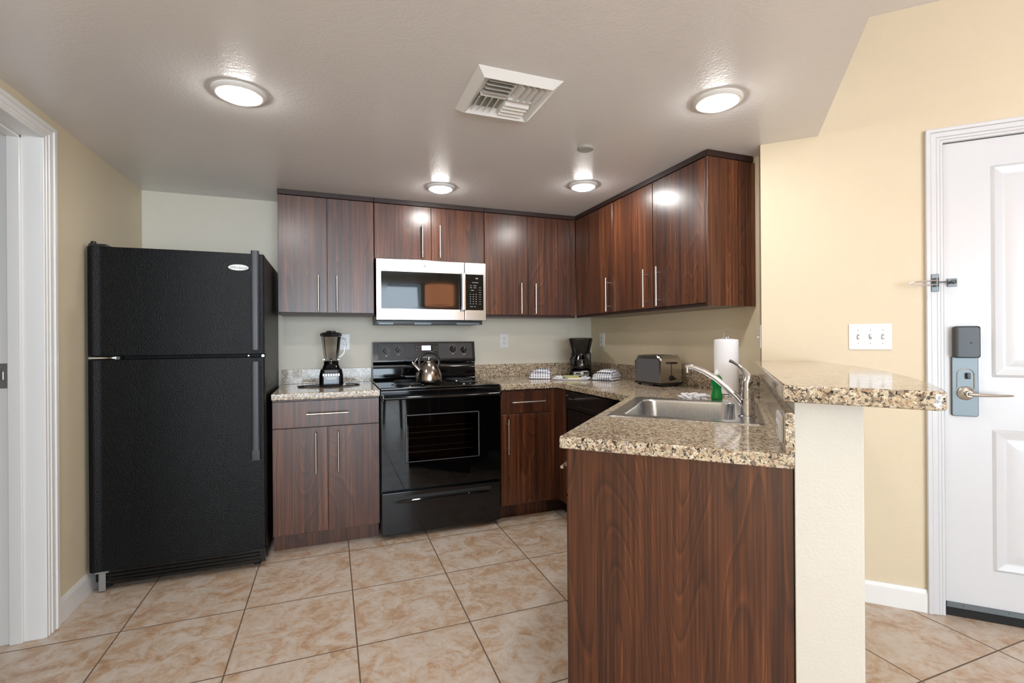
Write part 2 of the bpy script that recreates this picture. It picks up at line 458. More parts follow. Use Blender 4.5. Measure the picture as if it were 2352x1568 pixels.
casing('trim_2', 'white moulded casing around the entry door', [(.780, .842), (1.845, 1.783)], (.780, 1.845, 2.048, 2.110), ROT45, 'y', N_ENT, -1, 'door_white')
# left door jamb with stop and strike plate
m = MB()
m.box(XL-.16, XL+.002, DY1, DY1+.016, 0, DZ+.016, .001, 1); m.box(XL-.16, XL+.002, DY0-.016, DY0, 0, DZ+.016); m.box(XL-.16, XL+.002, DY0, DY1, DZ, DZ+.016)
m.box(XL-.104, XL-.062, DY1-.012, DY1, 0, DZ, .002, 1); m.box(XL-.104, XL-.062, DY0, DY0+.012, 0, DZ); m.box(XL-.104, XL-.062, DY0, DY1, DZ-.012, DZ, .002, 1)
j = struct('trim_3', m, 'white_gloss', 'white wooden door jamb of the left doorway')
m = MB(); m.box(XL-.165, XL-.107, DY1-.0018, DY1, 1.028, 1.128, .0006, 1)
sp = obj('strike_plate', m, 'silver_trim', j)
m = MB(); m.box(XL-.142, XL-.120, DY1-.0045, DY1-.001, 1.062, 1.096, .002); m.cyl((XL-.135, DY1-.003, 1.114), (XL-.135, DY1-.001, 1.114), .004); m.cyl((XL-.135, DY1-.003, 1.042), (XL-.135, DY1-.001, 1.042), .004)
obj('latch_hole', m, 'chrome', sp)
# closed panel behind the left doorway (the next room's wall)
m = MB(); m.box(XL-.9, XL-.125, DY0-.5, DY0-.4, 0, CH); m.box(XL-1.0, XL-.9, DY0-.5, D, 0, CH); m.box(XL-.9, XL-.125, D-.1, D, 0, CH)
struct('wall_hall', m, 'white_gloss', 'white wall of the room beyond the left doorway')

# ------------------------------------------------------------------ entry door (local b,a)
dm = MB(); dy = N_ENT+.004
dm.box(.8445, 1.780, dy, dy+.044, .040, 2.046, .002, 1)
door = struct('door_1', dm, 'door_white', 'white panelled entry door with an electronic lock', ROT45)
def panel(z0, z1, b0=1.0, b1=1.62):
    m = MB()
    lo = [rrect(b0, b1, z0, z1, .004, 2), rrect(b0+.012, b1-.012, z0+.012, z1-.012, .004, 2), rrect(b0+.036, b1-.036, z0+.036, z1-.036, .004, 2), rrect(b0+.05, b1-.05, z0+.05, z1-.05, .004, 2), rrect(b0+.09, b1-.09, z0+.09, z1-.09, .004, 2)]
    ds = [.001, -.008, -.003, -.0015, -.009]
    m.loft([[(p[0], dy+d_, p[1]) for p in L] for L, d_ in zip(lo, ds)])
    return m
obj('door_panel', panel(1.035, 1.93), 'door_white', door); obj('door_panel', panel(.217, .818), 'door_white', door)
m = MB(); m.box(.8445, 1.780, dy-.010, dy+.001, .040, .062, .002, 1)
for b in (.905, 1.05, 1.2, 1.4, 1.6): m.cyl((b, dy-.012, .052), (b, dy-.009, .052), .004, seg=12)
obj('door_sweep', m, 'steel_lock', door)
m = MB(); m.box(.8445, 1.780, dy+.002, dy+.05, .0, .040); th = struct('trim_4', m, 'black_rubber', 'black gap and threshold under the entry door', ROT45)
# jamb reveal
m = MB(); m.box(.826, .842, N_ENT, N_ENT+.10, 0, 2.062); m.box(1.783, 1.80, N_ENT, N_ENT+.10, 0, 2.062); m.box(.842, 1.783, N_ENT, N_ENT+.10, 2.048, 2.062)
struct('trim_5', m, 'door_white', 'white jamb of the entry door', ROT45)
obj('gap_shade_strip', MB().box(.8395, .8455, dy+.001, dy+.012, .02, 2.05).box(.84, 1.785, dy+.001, dy+.012, 2.0445, 2.0495), 'dark_slot', door)  # dark strip added for the shade in the gap around the door
# lock
lk = thing('electronic_lock', 'brushed steel door lock with black keycard housing and lever handle', 'door lock', ab(0, 0), ROT45)
m = MB(); m.loft([[(p[0], dy-.001, p[1]) for p in rrect(.867, .955, .868, 1.125, .008, 4)], [(p[0], dy-.012, p[1]) for p in rrect(.867, .955, .868, 1.125, .008, 4)], [(p[0], dy-.014, p[1]) for p in rrect(.870, .952, .871, 1.122, .007, 4)]], True, True)
obj('escutcheon', m, 'steel_lock', lk)
m = MB(); m.loft([[(p[0], dy-.012, p[1]) for p in rrect(.869, .957, 1.120, 1.252, .008, 4)], [(p[0], dy-.028, p[1]) for p in rrect(.869, .957, 1.118, 1.253, .010, 4)], [(p[0], dy-.034, p[1]) for p in rrect(.884, .952, 1.122, 1.248, .010, 4)]], True, True)
h = obj('reader_housing', m, 'charcoal', lk); obj('sensor', MB().cyl((.925, dy-.036, 1.182), (.925, dy-.033, 1.182), .0032, seg=12), 'dark_slot', h)
m = MB(); arch = [(.884, dy-.0155, .985)]+[(.912-.028*math.cos(PI*k/12), dy-.0155, 1.045+.028*math.sin(PI*k/12)) for k in range(13)]+[(.940, dy-.0155, .985)]
m.tube(arch, .0014, 8); obj('thumb_turn_outline', m, 'chrome', lk)
m = MB(); m.box(.912, .926, dy-.026, dy-.012, 1.028, 1.054, .003); obj('thumb_turn', m, 'black_satin', lk)
m = MB(); m.lathe([(.001, 0), (.030, 0), (.029, .006), (.022, .012), (.013, .016), (.001, .017)], (0, 0, 0), 32, False); bmesh.ops.transform(m.bm, matrix=Matrix.Translation((.912, dy-.013, .967)) @ FRONT, verts=m.bm.verts); m.cyl((.912, dy-.018, .967), (.912, dy-.058, .967), .013, .012, 24)
m.tube([(.908, dy-.055, .967), (.925, dy-.060, .966), (.955, dy-.062, .964), (1.0, dy-.060, .964), (1.03, dy-.056, .965), (1.048, dy-.053, .965)], [.012, .012, .010, .008, .007, .005], 14, sq=.7)
obj('lever_handle', m, 'nickel', lk)
# swing bar door guard
gd = thing('door_guard', 'chrome swing bar door guard across the casing at eye level', 'door guard', ab(0, 0), ROT45)
cy = N_ENT-.021
m = MB(); m.box(.795, .822, cy-.004, cy+.001, 1.405, 1.480, .0015, 1); m.cyl((.809, cy-.014, 1.425), (.809, cy-.014, 1.462), .008); m.box(.800, .818, cy-.016, cy-.002, 1.428, 1.459, .002, 1)
obj('bracket', m, 'steel_lock', gd)
m = MB(); m.tube([(.812, cy-.022, 1.451), (.77, cy-.030, 1.449), (.73, cy-.038, 1.446), (.712, cy-.041, 1.441), (.708, cy-.041, 1.438), (.712, cy-.041, 1.434), (.73, cy-.038, 1.431), (.77, cy-.030, 1.432), (.812, cy-.022, 1.434)], .0028, 10)
obj('swing_bar', m, 'chrome', gd)
m = MB(); m.box(.856, .890, dy-.004, dy-.001, 1.425, 1.460, .0015, 1); m.cyl((.872, dy-.003, 1.443), (.868, dy-.030, 1.443), .006); m.lathe([(0.001, -.011), (.008, -.008), (.011, 0), (.008, .008), (.001, .011)], (.868, dy-.034, 1.443), 20)
m.tube([(.815, cy-.016, 1.443), (.84, cy-.018, 1.443), (.862, dy-.030, 1.443)], .003, 8)
obj('ball_stud', m, 'steel_lock', gd)

# ------------------------------------------------------------------ cabinets
def bar_handle(mb, p0, p1, out, r=.0056):
    p0, p1, out = Vector(p0), Vector(p1), Vector(out)
    mb.cyl(p0+out, p1+out, r, seg=16)
    d = (p1-p0)
    for t in (.15, .85):
        q = p0+d*t; mb.cyl(q, q+out, r*.72, seg=12)
    return mb
def door_front(parent, x0, x1, z0, z1, y, handle=None, name='door', th=.019):
    """front in local frame: faces -y, front surface at y"""
    g = .0016
    o = obj(name, MB().box(x0+g, x1-g, y, y+th, z0+g, z1-g, .0012, 1), 'wood', parent)
    if handle:
        (hx0, hz0), (hx1, hz1) = handle
        obj('handle', bar_handle(MB(), (hx0, y+.001, hz0), (hx1, y+.001, hz1), (0, -.033, 0)), 'nickel', o)
    return o
YB = D-.642            # front surface of base doors
YU = D-.320            # front surface of upper doors
def base_unit(name, label, x0, x1, doors, drawer_handle, xin=None):
    t = thing(name, label, 'cabinet', ((x0+x1)/2, YB+.3, 0)); ox, oy = (x0+x1)/2, YB+.3
    X0, X1 = x0-ox, x1-ox; yf = YB-oy
    m = MB(); m.box(X0, X1, yf+.020, D-.002-oy, .100, .872, .001, 1)
    obj('body', m, 'wood', t)
    obj('toe_kick', MB().box(X0+.001, X1-.001, yf+.075, yf+.095, 0, .100), 'wood', t)
    door_front(t, X0, doors[-1][1]-ox, .714, .866, yf, ((drawer_handle[0]-ox, .791), (drawer_handle[1]-ox, .791)), 'drawer')
    for a, b_, hx in doors: door_front(t, a-ox, b_-ox, .106, .712, yf, ((hx-ox, .452), (hx-ox, .684)))
    return t
base_unit('base_cabinet', 'dark wood base cabinet with drawer and two doors between refrigerator and stove', -.314, .270, [(-.314, -.021, -.085), (-.021, .270, .036)], (-.134, .094))
bc2 = base_unit('base_cabinet', 'narrow dark wood base cabinet with one drawer and door right of the stove', 1.046, 1.408, [(1.046, 1.408, 1.093)], (1.118, 1.356))
# corner filler, L-shaped (belongs to the narrow cabinet)
ox, oy = (1.046+1.408)/2, YB+.3
XD = 1.472             # dishwasher / right run front plane
m = MB(); m.box(1.410-ox, XD-ox, YB+.004-oy, YB+.022-oy, .102, .870, .001, 1); m.box(XD-ox, XD+.019-ox, YB-.105-oy, YB+.022-oy, .102, .870, .001, 1)
obj('corner_filler', m, 'wood', bc2)
m = MB(); m.box(1.408-ox, XD+.06-ox, YB+.075-oy, YB+.095-oy, 0, .102); m.box(XD+.06-ox, XD+.08-ox, YB-.10-oy, YB+.09-oy, 0, .102); obj('corner_toe_kick', m, 'wood_trim', bc2)

# dishwasher on the right run, facing -x
dw = thing('dishwasher', 'black dishwasher under the counter in the inner corner', 'dishwasher', (XD, 2.6, 0))
m = MB(); m.box(.022, .58, -.275, .292, .10, .868); obj('body', m, 'black_satin', dw)
d_ = obj('door', MB().box(0, .022, -.29, .295, .115, .745, .003), 'black_gloss', dw)
cp = obj('control_panel', MB().box(-.006, .022, -.29, .295, .750, .866, .004), 'black_enamel', dw)
m = MB(); m.box(-.016, -.004, -.16, .12, .765, .782, .004); obj('handle', m, 'black_gloss', cp)
m = MB()
for k in range(5): m.box(-.0072, -.0055, .19+.014*k, .198+.014*k, .815, .818)
m.box(-.0072, -.0055, .255, .285, .835, .838); obj('button_marks', m, 'key_print', cp)
obj('toe_kick', MB().box(.05, .07, -.29, .29, 0, .112), 'black_satin', dw)

# sink base cabinet, 45 degree frame
sc = thing('sink_cabinet', 'wide dark wood peninsula cabinet with a plain end panel beneath the sink counter', 'cabinet', ab(0, 0), ROT45)
obj('end_panel', MB().box(-.462, .145, 1.426, 1.444, .0, .874, .0015, 1), 'wood', sc)
m = MB(); m.box(-.448, -.43, 1.444, 2.03, .10, .872); m.box(.125, .143, 1.444, 2.45, .10, .872); m.box(-.43, .125, 1.444, 1.98, .10, .118)
obj('body', m, 'wood', sc)
obj('toe_kick', MB().box(-.40, -.385, 1.446, 2.05, 0, .10), 'wood_trim', sc)
def side_front(a0, a1, z0, z1, h, name):
    o = obj(name, MB().box(-.472, -.452, a0+.0016, a1-.0016, z0+.0016, z1-.0016, .0012, 1), 'wood', sc)
    (h0, hz0), (h1, hz1) = h
    obj('handle', bar_handle(MB(), (-.471, h0, hz0), (-.471, h1, hz1), (-.034, 0, 0)), 'nickel', o)
side_front(1.446, 1.75, .722, .866, ((1.50, .792), (1.70, .792)), 'drawer')
side_front(1.446, 1.75, .106, .718, ((1.70, .46), (1.70, .69)), 'door')
side_front(1.753, 2.04, .106, .866, ((1.80, .58), (1.80, .81)), 'door')

# upper cabinets, back row
ZB = 1.377
def upper_unit(label, x0, x1, zb, doors, rail=True, hz=None):
    ox, oy = (x0+x1)/2, YU+.16; t = thing('wall_cabinet', label, 'cabinet', (ox, oy, zb), 0, 'wall cabinets under the low ceiling')
    X0, X1 = x0-ox, x1-ox; yf = YU-oy; top = C-.001-zb
    obj('body', MB().box(X0, X1, yf+.020, D-.002-oy, 0.0, top, .001, 1), 'wood', t)
    obj('top_trim', MB().box(X0, X1, yf-.004, yf+.020, top-.030, top, .001, 1), 'wood_trim', t)
    lo = .012 if rail else .002
    if rail: obj('bottom_rail', MB().box(X0, X1, yf+.006, yf+.020, -.004, .012, .001, 1), 'wood_trim', t)
    for a, b_, hx in doors:
        z0, z1 = hz if hz else (1.400-zb, 1.626-zb)
        door_front(t, a-ox, b_-ox, lo, top-.032, yf, ((hx-ox, z0), (hx-ox, z1)) if hx is not None else None)
    return t
upper_unit('tall dark wood wall cabinet left of the microwave, nearest the refrigerator', -.309, .271, ZB, [(-.309, -.020, -.074), (-.020, .271, .038)])
upper_unit('short dark wood wall cabinet directly above the microwave', .274, 1.040, 1.757, [(.274, .656, .591), (.656, 1.040, .712)], False, (1.778-1.757, 2.003-1.757))
u3 = upper_unit('tall dark wood wall cabinet right of the microwave in the corner', 1.043, 1.778, ZB, [(1.043, 1.382, 1.319), (1.382, 1.738, 1.434)])
ox = (1.043+1.778)/2; obj('filler_strip', MB().box(1.739-ox, 1.779-ox, YU+.004-(YU+.16), YU+.02-(YU+.16), .012, C-ZB-.033), 'wood', u3)
# right run uppers: local x along world -y, faces world -x  (rotation: local x -> -y, local -y -> -x)
XF = XR-.320
def upper_right(label, y0, y1, doors, end=False):
    """y0>y1, world"""
    t = thing('wall_cabinet', label, 'cabinet', (XF, y0, ZB), -PI/2, 'wall cabinets under the low ceiling')
    L = y0-y1; top = C-.001-ZB
    obj('body', MB().box(0, L, .020, .318, 0, top, .001, 1), 'wood', t)
    obj('top_trim', MB().box(0, L+(.004 if end else 0), -.004, .020, top-.030, top, .001, 1), 'wood_trim', t)
    obj('bottom_rail', MB().box(0, L, .006, .020, -.004, .012, .001, 1), 'wood_trim', t)
    for a, b_, hx in doors: door_front(t, y0-a, y0-b_, .012, top-.032, 0, ((y0-hx, 1.397-ZB), (y0-hx, 1.624-ZB)))
    if end:
        obj('end_panel', MB().box(L, L+.018, .001, .317, -.002, top-.032, .001, 1), 'wood', t)
        obj('end_trim', MB().box(L, L+.022, .0, .300, top-.030, top, .001, 1), 'wood_trim', t)
    return t
u4 = upper_right('dark wood corner wall cabinet on the right wall with a single handle', YU-.003, 2.803, [(3.245, 2.803, 2.840)])
obj('filler_strip', MB().box(.002, YU-.003-3.247, .004, .02, .012, C-ZB-.033), 'wood', u4)
upper_right('two-door dark wood wall cabinet above the toaster, ending in a side panel', 2.801, 1.943, [(2.801, 2.369, 2.424), (2.367, 1.943, 2.300)], True)

# ------------------------------------------------------------------ countertops
CT0, CT1 = .876, .914
def cpoly(p, name, label, holes=()):
    m = MB().prism(p, CT0, CT1, holes, bev=.005)
    return tag(obj(name, m, 'granite'), label, 'countertop')
c1 = cpoly([(-.314, YB-.024), (.271, YB-.024), (.271, D-.002), (-.314, D-.002)], 'countertop', 'short speckled granite countertop between refrigerator and stove, holding the blender')
obj('backsplash', MB().box(-.314, .271, D-.024, D-.002, CT1, 1.014, .002), 'granite', c1)
XE = 1.446
yc = XE+.478/S2       # where the peninsula edge meets the right run edge
k1 = abxy(.145, 2.83); k2 = abxy(.145, 1.40); k3 = abxy(-.478, 1.40)
k3b = abxy(-.470, 1.392)
def sq(b0, b1, a0, a1, r=.05):
    return [abxy(p[0], p[1]) for p in rrect(b0, b1, a0, a1, r, 4)]
hole = sq(-.412, .080, 1.855, 2.44)
c2 = cpoly([(1.043, YB-.024), (XE, YB-.024), (XE, yc), k3, k2, abxy(.145, N_ENT-.004), abxy(.137, N_ENT-.004), (XR-.002, XR-.002-.137/S2), (XR-.002, D-.002), (1.043, D-.002)], 'countertop', 'large L-shaped speckled granite countertop with angled sink peninsula', [hole])
m = MB(); m.box(1.043, XR-.002, D-.024, D-.002, CT1, 1.014, .002); m.box(XR-.024, XR-.002, XR-.01-.145/S2+.02, D-.024, CT1, 1.014, .002)
obj('backsplash', m, 'granite', c2)
# splash along the bar wall
m = MB(); m.box(.125, .1465, 1.40, N_ENT-.004, CT1, 1.020, .002); m.box(.117, .137, N_ENT-.004, 2.79, CT1, 1.020, .002)
bs = obj('peninsula_backsplash', m, 'granite', c2); bs.rotation_euler = (0, 0, ROT45)
# raised bar
pts = [(.10, N_ENT-.002), (.384, N_ENT-.002), (.435, 2.42), (.466, 2.15), (.474, 1.95), (.468, 1.72), (.448, 1.50), (.425, 1.36), (.411, 1.290), (.406, 1.280), (.394, 1.274), (.380, 1.274), (.115, 1.324)]
m = MB().prism([(p[0], p[1]) for p in pts], 1.055, 1.096, bev=.006)
bar = tag(obj('bar_top', m, 'granite'), 'raised granite bar top with a curved outer edge on the half wall', 'countertop'); bar.rotation_euler = (0, 0, ROT45)

# ------------------------------------------------------------------ outlets and switches
def outlet(label, loc, rz, horiz=False, n='outlet'):
    t = thing(n, label, 'electrical outlet', loc, rz, 'wall outlets around the counters')
    m = MB(); w_, h_ = (.070, .114)
    m.loft([[(p[0], 0, p[1]) for p in rrect(-w_/2, w_/2, -h_/2, h_/2, .004, 3)], [(p[0], -.004, p[1]) for p in rrect(-w_/2, w_/2, -h_/2, h_/2, .004, 3)], [(p[0], -.006, p[1]) for p in rrect(-w_/2+.003, w_/2-.003, -h_/2+.003, h_/2-.003, .004, 3)]], True, True)
    obj('plate', m, 'white_plastic', t)
    for s in (-1, 1):
        m = MB(); m.loft([[(p[0], -.005, p[1]) for p in rrect(-.016, .016, s*.0195-.0135, s*.0195+.0135, .008, 4)], [(p[0], -.0085, p[1]) for p in rrect(-.016, .016, s*.0195-.0135, s*.0195+.0135, .008, 4)]], True, True)
        f = obj('receptacle', m, 'white_plastic', t)
        m = MB(); m.box(-.0078, -.0052, -.0092, -.0082, s*.0195-.002, s*.0195+.007); m.box(.0052, .0078, -.0092, -.0082, s*.0195-.001, s*.0195+.006); m.cyl((0, -.0092, s*.0195-.007), (0, -.0082, s*.0195-.007), .0026, seg=12)
        obj('slots', m, 'dark_slot', f)
    obj('screw', MB().cyl((0, -.0075, 0), (0, -.0055, 0), .0028, seg=12), 'grey_plastic', t)
    if horiz: t.rotation_euler = (0, PI/2, rz)
    return t
outlet('white outlet on the back wall behind the blender', (.092, D-.0005, 1.200), 0)
outlet('white outlet on the back wall right of the stove', (1.302, D-.0005, 1.200), 0)
outlet('white outlet on the right wall beside the coffee maker', (XR-.0005, 3.47, 1.200), -PI/2)
o = thing('outlet', 'white outlet set sideways in the granite peninsula backsplash', 'electrical outlet', ab(.1245, 1.51, .968), ROT45-PI/2, 'wall outlets around the counters')
m = MB(); m.loft([[(p[0], 0, p[1]) for p in rrect(-.059, .059, -.036, .036, .004, 3)], [(p[0], -.005, p[1]) for p in rrect(-.059, .059, -.036, .036, .004, 3)], [(p[0], -.008, p[1]) for p in rrect(-.055, .055, -.032, .032, .004, 3)]], True, True)
obj('plate', m, 'white_plastic', o)
for s_ in (-1, 1):
    m = MB(); m.loft([[(p[0], -.006, p[1]) for p in rrect(s_*.0195-.0135, s_*.0195+.0135, -.016, .016, .008, 4)], [(p[0], -.0105, p[1]) for p in rrect(s_*.0195-.0135, s_*.0195+.0135, -.016, .016, .008, 4)]], True, True)
    f = obj('receptacle', m, 'white_plastic', o)
    m = MB(); m.box(s_*.0195-.004, s_*.0195+.003, -.0112, -.010, .005, .007); m.box(s_*.0195-.004, s_*.0195+.003, -.0112, -.010, -.007, -.005); m.cyl((s_*.0195+.008, -.0112, 0), (s_*.0195+.008, -.010, 0), .0025, seg=12)
    obj('slots', m, 'dark_slot', f)
# switch on the stub
def switch_plate(label, loc, rz, n, up=True):
    wid = .070+.046*(n-1)
    t = thing('light_switch', label, 'light switch', loc, rz)
    m = MB(); m.loft([[(p[0], 0, p[1]) for p in rrect(-wid/2, wid/2, -.0585, .0585, .003, 3)], [(p[0], -.004, p[1]) for p in rrect(-wid/2, wid/2, -.0585, .0585, .003, 3)], [(p[0], -.007, p[1]) for p in rrect(-wid/2+.004, wid/2-.004, -.0545, .0545, .003, 3)]], True, True)
    obj('plate', m, 'white_plastic', t)
    for k in range(n):
        x = (k-(n-1)/2)*.046
        m = MB(); m.box(x-.0055, x+.0055, -.0078, -.006, -.0125, .0125, .001, 1); f = obj('toggle_slot', m, 'grey_plastic', t)
        s = -1 if k != 1 else 1
        m = MB(); m.box(x-.0035, x+.0035, -.018, -.006, s*.003-.004, s*.003+.006, .001, 1, ); obj('toggle', m, 'white_plastic', f)
        for z in (-.030, .030): obj('screw', MB().cyl((x, -.0082, z), (x, -.006, z), .0026, seg=12), 'grey_plastic', t)
    return t
switch_plate('white triple light switch plate on the yellow entry wall', ab(.580, N_ENT-.0005, 1.211), ROT45, 3)
switch_plate('small white light switch on the narrow wall edge above the bar end', ab(.1395, 2.745, 1.215), ROT45-PI/2, 1)

# ------------------------------------------------------------------ ceiling fixtures
def downlight(x, y, label, R=.095):
    t = thing('recessed_light', label, 'ceiling light', (x, y, C), 0, 'recessed ceiling lights in the kitchen')
    k = R/.095
    obj('trim_ring', MB().lathe([(.066*k, .0), (R, 0), (R, -.004), (R-.006, -.010), (.078*k, -.014), (.070*k, -.012), (.066*k, -.002)], seg=56, caps=False), 'white_gloss', t)
    obj('lens', MB().lathe([(.070*k, -.006), (.067*k, -.016), (.054*k, -.024), (.030*k, -.029), (.004, -.030)], seg=48), 'lens', t)
downlight(-.323, 2.096, 'lit round recessed light in the ceiling above the refrigerator side')
downlight(1.457, 1.517, 'lit round recessed light in the ceiling above the sink peninsula')
downlight(.647, 2.972, 'lit round recessed light in the ceiling in front of the microwave', .088)
downlight(1.472, 2.640, 'lit round recessed light in the ceiling nearest the cabinet corner', .088)
m = MB().lathe([(.001, 0), (.041, 0), (.041, -.006), (.036, -.010), (.001, -.010)], (0, 0, 0), 40, False); 
sc_ = tag(obj('sprinkler_cover', m, 'grey_plastic'), 'small grey-beige round sprinkler cover on the ceiling', 'sprinkler'); sc_.location = (1.197, 2.122, C)
# air vent
VX0, VX1, VY0, VY1 = .484, .812, 1.597, 1.940
v = thing('ceiling_vent', 'white square air vent with four-way louvres in the ceiling', 'vent', ((VX0+VX1)/2, (VY0+VY1)/2, C))
hx, hy = (VX1-VX0)/2, (VY1-VY0)/2
def rect(hx, hy, z): return [(-hx, -hy, z), (hx, -hy, z), (hx, hy, z), (-hx, hy, z)]
m = MB(); m.loft([rect(hx, hy, -.0005), rect(hx-.001, hy-.001, -.002), rect(hx-.030, hy-.030, -.025), rect(hx-.033, hy-.033, -.025), rect(hx-.058, hy-.058, -.003), rect(hx-.062, hy-.062, -.001)], False)
obj('frame', m, 'white_gloss', v, 20)
obj('duct_backing', MB().box(-hx+.05, hx-.05, -hy+.05, hy-.05, -.0012, -.0006), 'grey_plastic', v)
ihx, ihy = hx-.058, hy-.058
def louvre(qx, qy, along):
    x0, x1 = (-ihx, -.004) if qx < 0 else (.004, ihx); y0, y1 = (-ihy, -.004) if qy < 0 else (.004, ihy)
    for k in range(4):
        m = MB(); f = (k+.5)/4
        if along == 'x':
            y = y0+(y1-y0)*f; s = 1 if qy > 0 else -1
            m.loft([[(x0, y-.002, -.002), (x1, y-.002, -.002), (x1, y-.002+s*.018, -.022), (x0, y-.002+s*.018, -.022)], [(x0, y, -.002), (x1, y, -.002), (x1, y+s*.018, -.022), (x0, y+s*.018, -.022)]], True, True)
        else:
            x = x0+(x1-x0)*f; s = 1 if qx > 0 else -1
            m.loft([[(x-.002, y0, -.002), (x-.002, y1, -.002), (x-.002+s*.018, y1, -.022), (x-.002+s*.018, y0, -.022)], [(x, y0, -.002), (x, y1, -.002), (x+s*.018, y1, -.022), (x+s*.018, y0, -.022)]], True, True)
        obj('louvre', m, 'white_gloss', v, 20)
louvre(-1, -1, 'x'); louvre(1, -1, 'y'); louvre(-1, 1, 'y'); louvre(1, 1, 'x')
m = MB(); m.box(-.003, .003, -ihy, ihy, -.016, -.002); m.box(-ihx, ihx, -.003, .003, -.016, -.002); obj('divider', m, 'white_gloss', v)

# ------------------------------------------------------------------ refrigerator
FX0, FX1, FY = -1.092, -.333, 2.862
fr = thing('refrigerator', 'tall black top-freezer refrigerator against the left wall', 'refrigerator', ((FX0+FX1)/2, FY+.35, 0))
ox, oy = (FX0+FX1)/2, FY+.35
W = (FX1-FX0)/2; fy = FY-oy
obj('body', MB().box(-W+.002, W-.002, fy+.075, D-.03-oy, .03, 1.672, .004), 'black_fridge', fr)
def fdoor(z0, z1, name):
    m = MB(); pl = []
    # front slightly crowned, rolled left edge, recess before the handle strip
    prof = [(-W, .070), (-W, .018), (-W+.004, .006), (-W+.014, .001), (-W+.030, .0), (-W+.046, .005), (-W+.060, .004), (-W*.4, -.004), (0, -.006), (W*.4, -.004), (W-.05, .002), (W-.012, .003), (W-.003, .006), (W, .014), (W, .070)]
    m.prism([(x, fy+y) for x, y in prof], z0, z1, bev=.004)
    return obj(name, m, 'black_fridge', fr)
fz = fdoor(1.142, 1.672, 'freezer_door'); rf = fdoor(.105, 1.126, 'fridge_door')
def fhandle(z0, z1, par):
    m = MB(); m.loft([rrect(W-.057, W-.020, fy-.036, fy+.004, .010, 4, z0), rrect(W-.057, W-.020, fy-.036, fy+.004, .010, 4, z1)], True, True)
    return obj('handle', m, 'fridge_handle', par)
fhandle(1.165, 1.684, fz); fhandle(.64, 1.104, rf)
obj('handle_cap', MB().box(W-.058, W-.019, fy-.037, fy+.003, .585, .64, .003), 'charcoal', rf)
m = MB(); m.box(-W+.004, -W+.075, fy+.015, fy+.08, 1.672, 1.686, .003); m.lathe([(.001, .014), (.010, .014), (.012, .006), (.012, 0), (.001, 0)], (-W+.02, fy+.028, 1.684), 20, False); obj('top_hinge_cover', m, 'black_satin', fr)
m = MB(); m.box(-W+.004, -W+.120, fy+.010, fy+.040, 1.129, 1.139, .001, 1); m.box(-W+.108, -W+.126, fy+.008, fy+.04, 1.126, 1.141, .001, 1); obj('middle_hinge', m, 'chrome', fr)
obj('hinge_screw', MB().cyl((W-.075, fy+.02, 1.134), (W-.075, fy+.01, 1.134), .004, seg=12), 'chrome', fr); obj('hinge_pin', MB().cyl((W-.007, fy+.02, 1.133), (W-.007, fy+.004, 1.133), .007, seg=16), 'chrome', fr)
m = MB(); m.lathe([(.001, 0), (.047, 0), (.047, .003), (.044, .0045), (.001, .0045)], (0, 0, 0), 48, False, 1, .34)
bmesh.ops.transform(m.bm, matrix=Matrix.Translation((W-.118, fy+.001, 1.596)) @ FRONT, verts=m.bm.verts)
bd = obj('badge', m, 'white_plastic', fz); bd['label'] = 'white oval badge'
m = MB(); m.add_mesh(text_mesh('Whirlpool', .019, .0003, .3), Matrix.Translation((W-.118, fy-.0042, 1.595)) @ FRONT); obj('lettering', m, 'logo_ink', bd)
m = MB(); m.box(-W+.03, W-.004, fy+.030, fy+.06, .028, .097, .003)
for k in range(3): m.box(-W+.06, W-.03, fy+.024, fy+.032, .040+.018*k, .048+.018*k, .002, 1)
gr = obj('base_grille', m, 'black_enamel', fr)
m = MB(); m.box(-W+.022, -W+.075, fy+.012, fy+.055, .094, .103, .001, 1); m.box(-W+.034, -W+.062, fy+.018, fy+.024, .006, .096, .001, 1); obj('leveling_bracket', m, 'silver_trim', fr)
m = MB()
for s in (-1, 1): m.cyl((s*(W-.05), fy+.09, 0), (s*(W-.05), fy+.09, .032), .018); m.cyl((s*(W-.05), .28, 0), (s*(W-.05), .28, .032), .018)
obj('foot', m, 'black_rubber', fr)

# ------------------------------------------------------------------ stove
SX0, SX1 = .2755, 1.0375
st = thing('stove', 'black electric range with glass oven door between the base cabinets', 'stove', ((SX0+SX1)/2, D-.35, 0))
ox, oy = (SX0+SX1)/2, D-.35; W = (SX1-SX0)/2; YR = D-.667-oy
m = MB(); m.box(-W+.001, W-.001, YR+.045, D-.03-oy, .03, .905, .003); obj('body', m, 'black_satin', st)
m = MB()
for sx in (-1, 1):
    for y in (YR+.09, .25): m.cyl((sx*(W-.04), y, 0), (sx*(W-.04), y, .032), .014, seg=16)
obj('foot', m, 'black_rubber', st)
m = MB(); m.box(-W+.0005, W-.0005, YR+.012, D-.075-oy, .903, .922, .006, 3); m.box(-W+.0005, W-.0005, YR+.008, YR+.045, .872, .905, .006, 2)
ck = obj('cooktop', m, 'black_gloss', st)
for bx, by, r in ((-.195, YR+.175, .088), (.19, YR+.175, .072), (-.19, YR+.415, .070), (.195, YR+.415, .092)):
    m = MB().lathe([(.004, .9185), (r*.8, .9185), (r+.008, .922), (r+.014, .9245), (r+.016, .922)], (bx, by, 0), 40, False); dp = obj('drip_pan', m, 'black_enamel', ck)
    pts = []; turns = 4 if r > .08 else 3.2
    for k in range(int(turns*26)+1):
        t_ = k/26; rr = .018+(r-.024)*t_/turns; pts.append((bx+rr*math.cos(2*PI*t_), by+rr*math.sin(2*PI*t_), .929))
    obj('burner_coil', MB().tube(pts, .0042, 8), 'charcoal', dp)
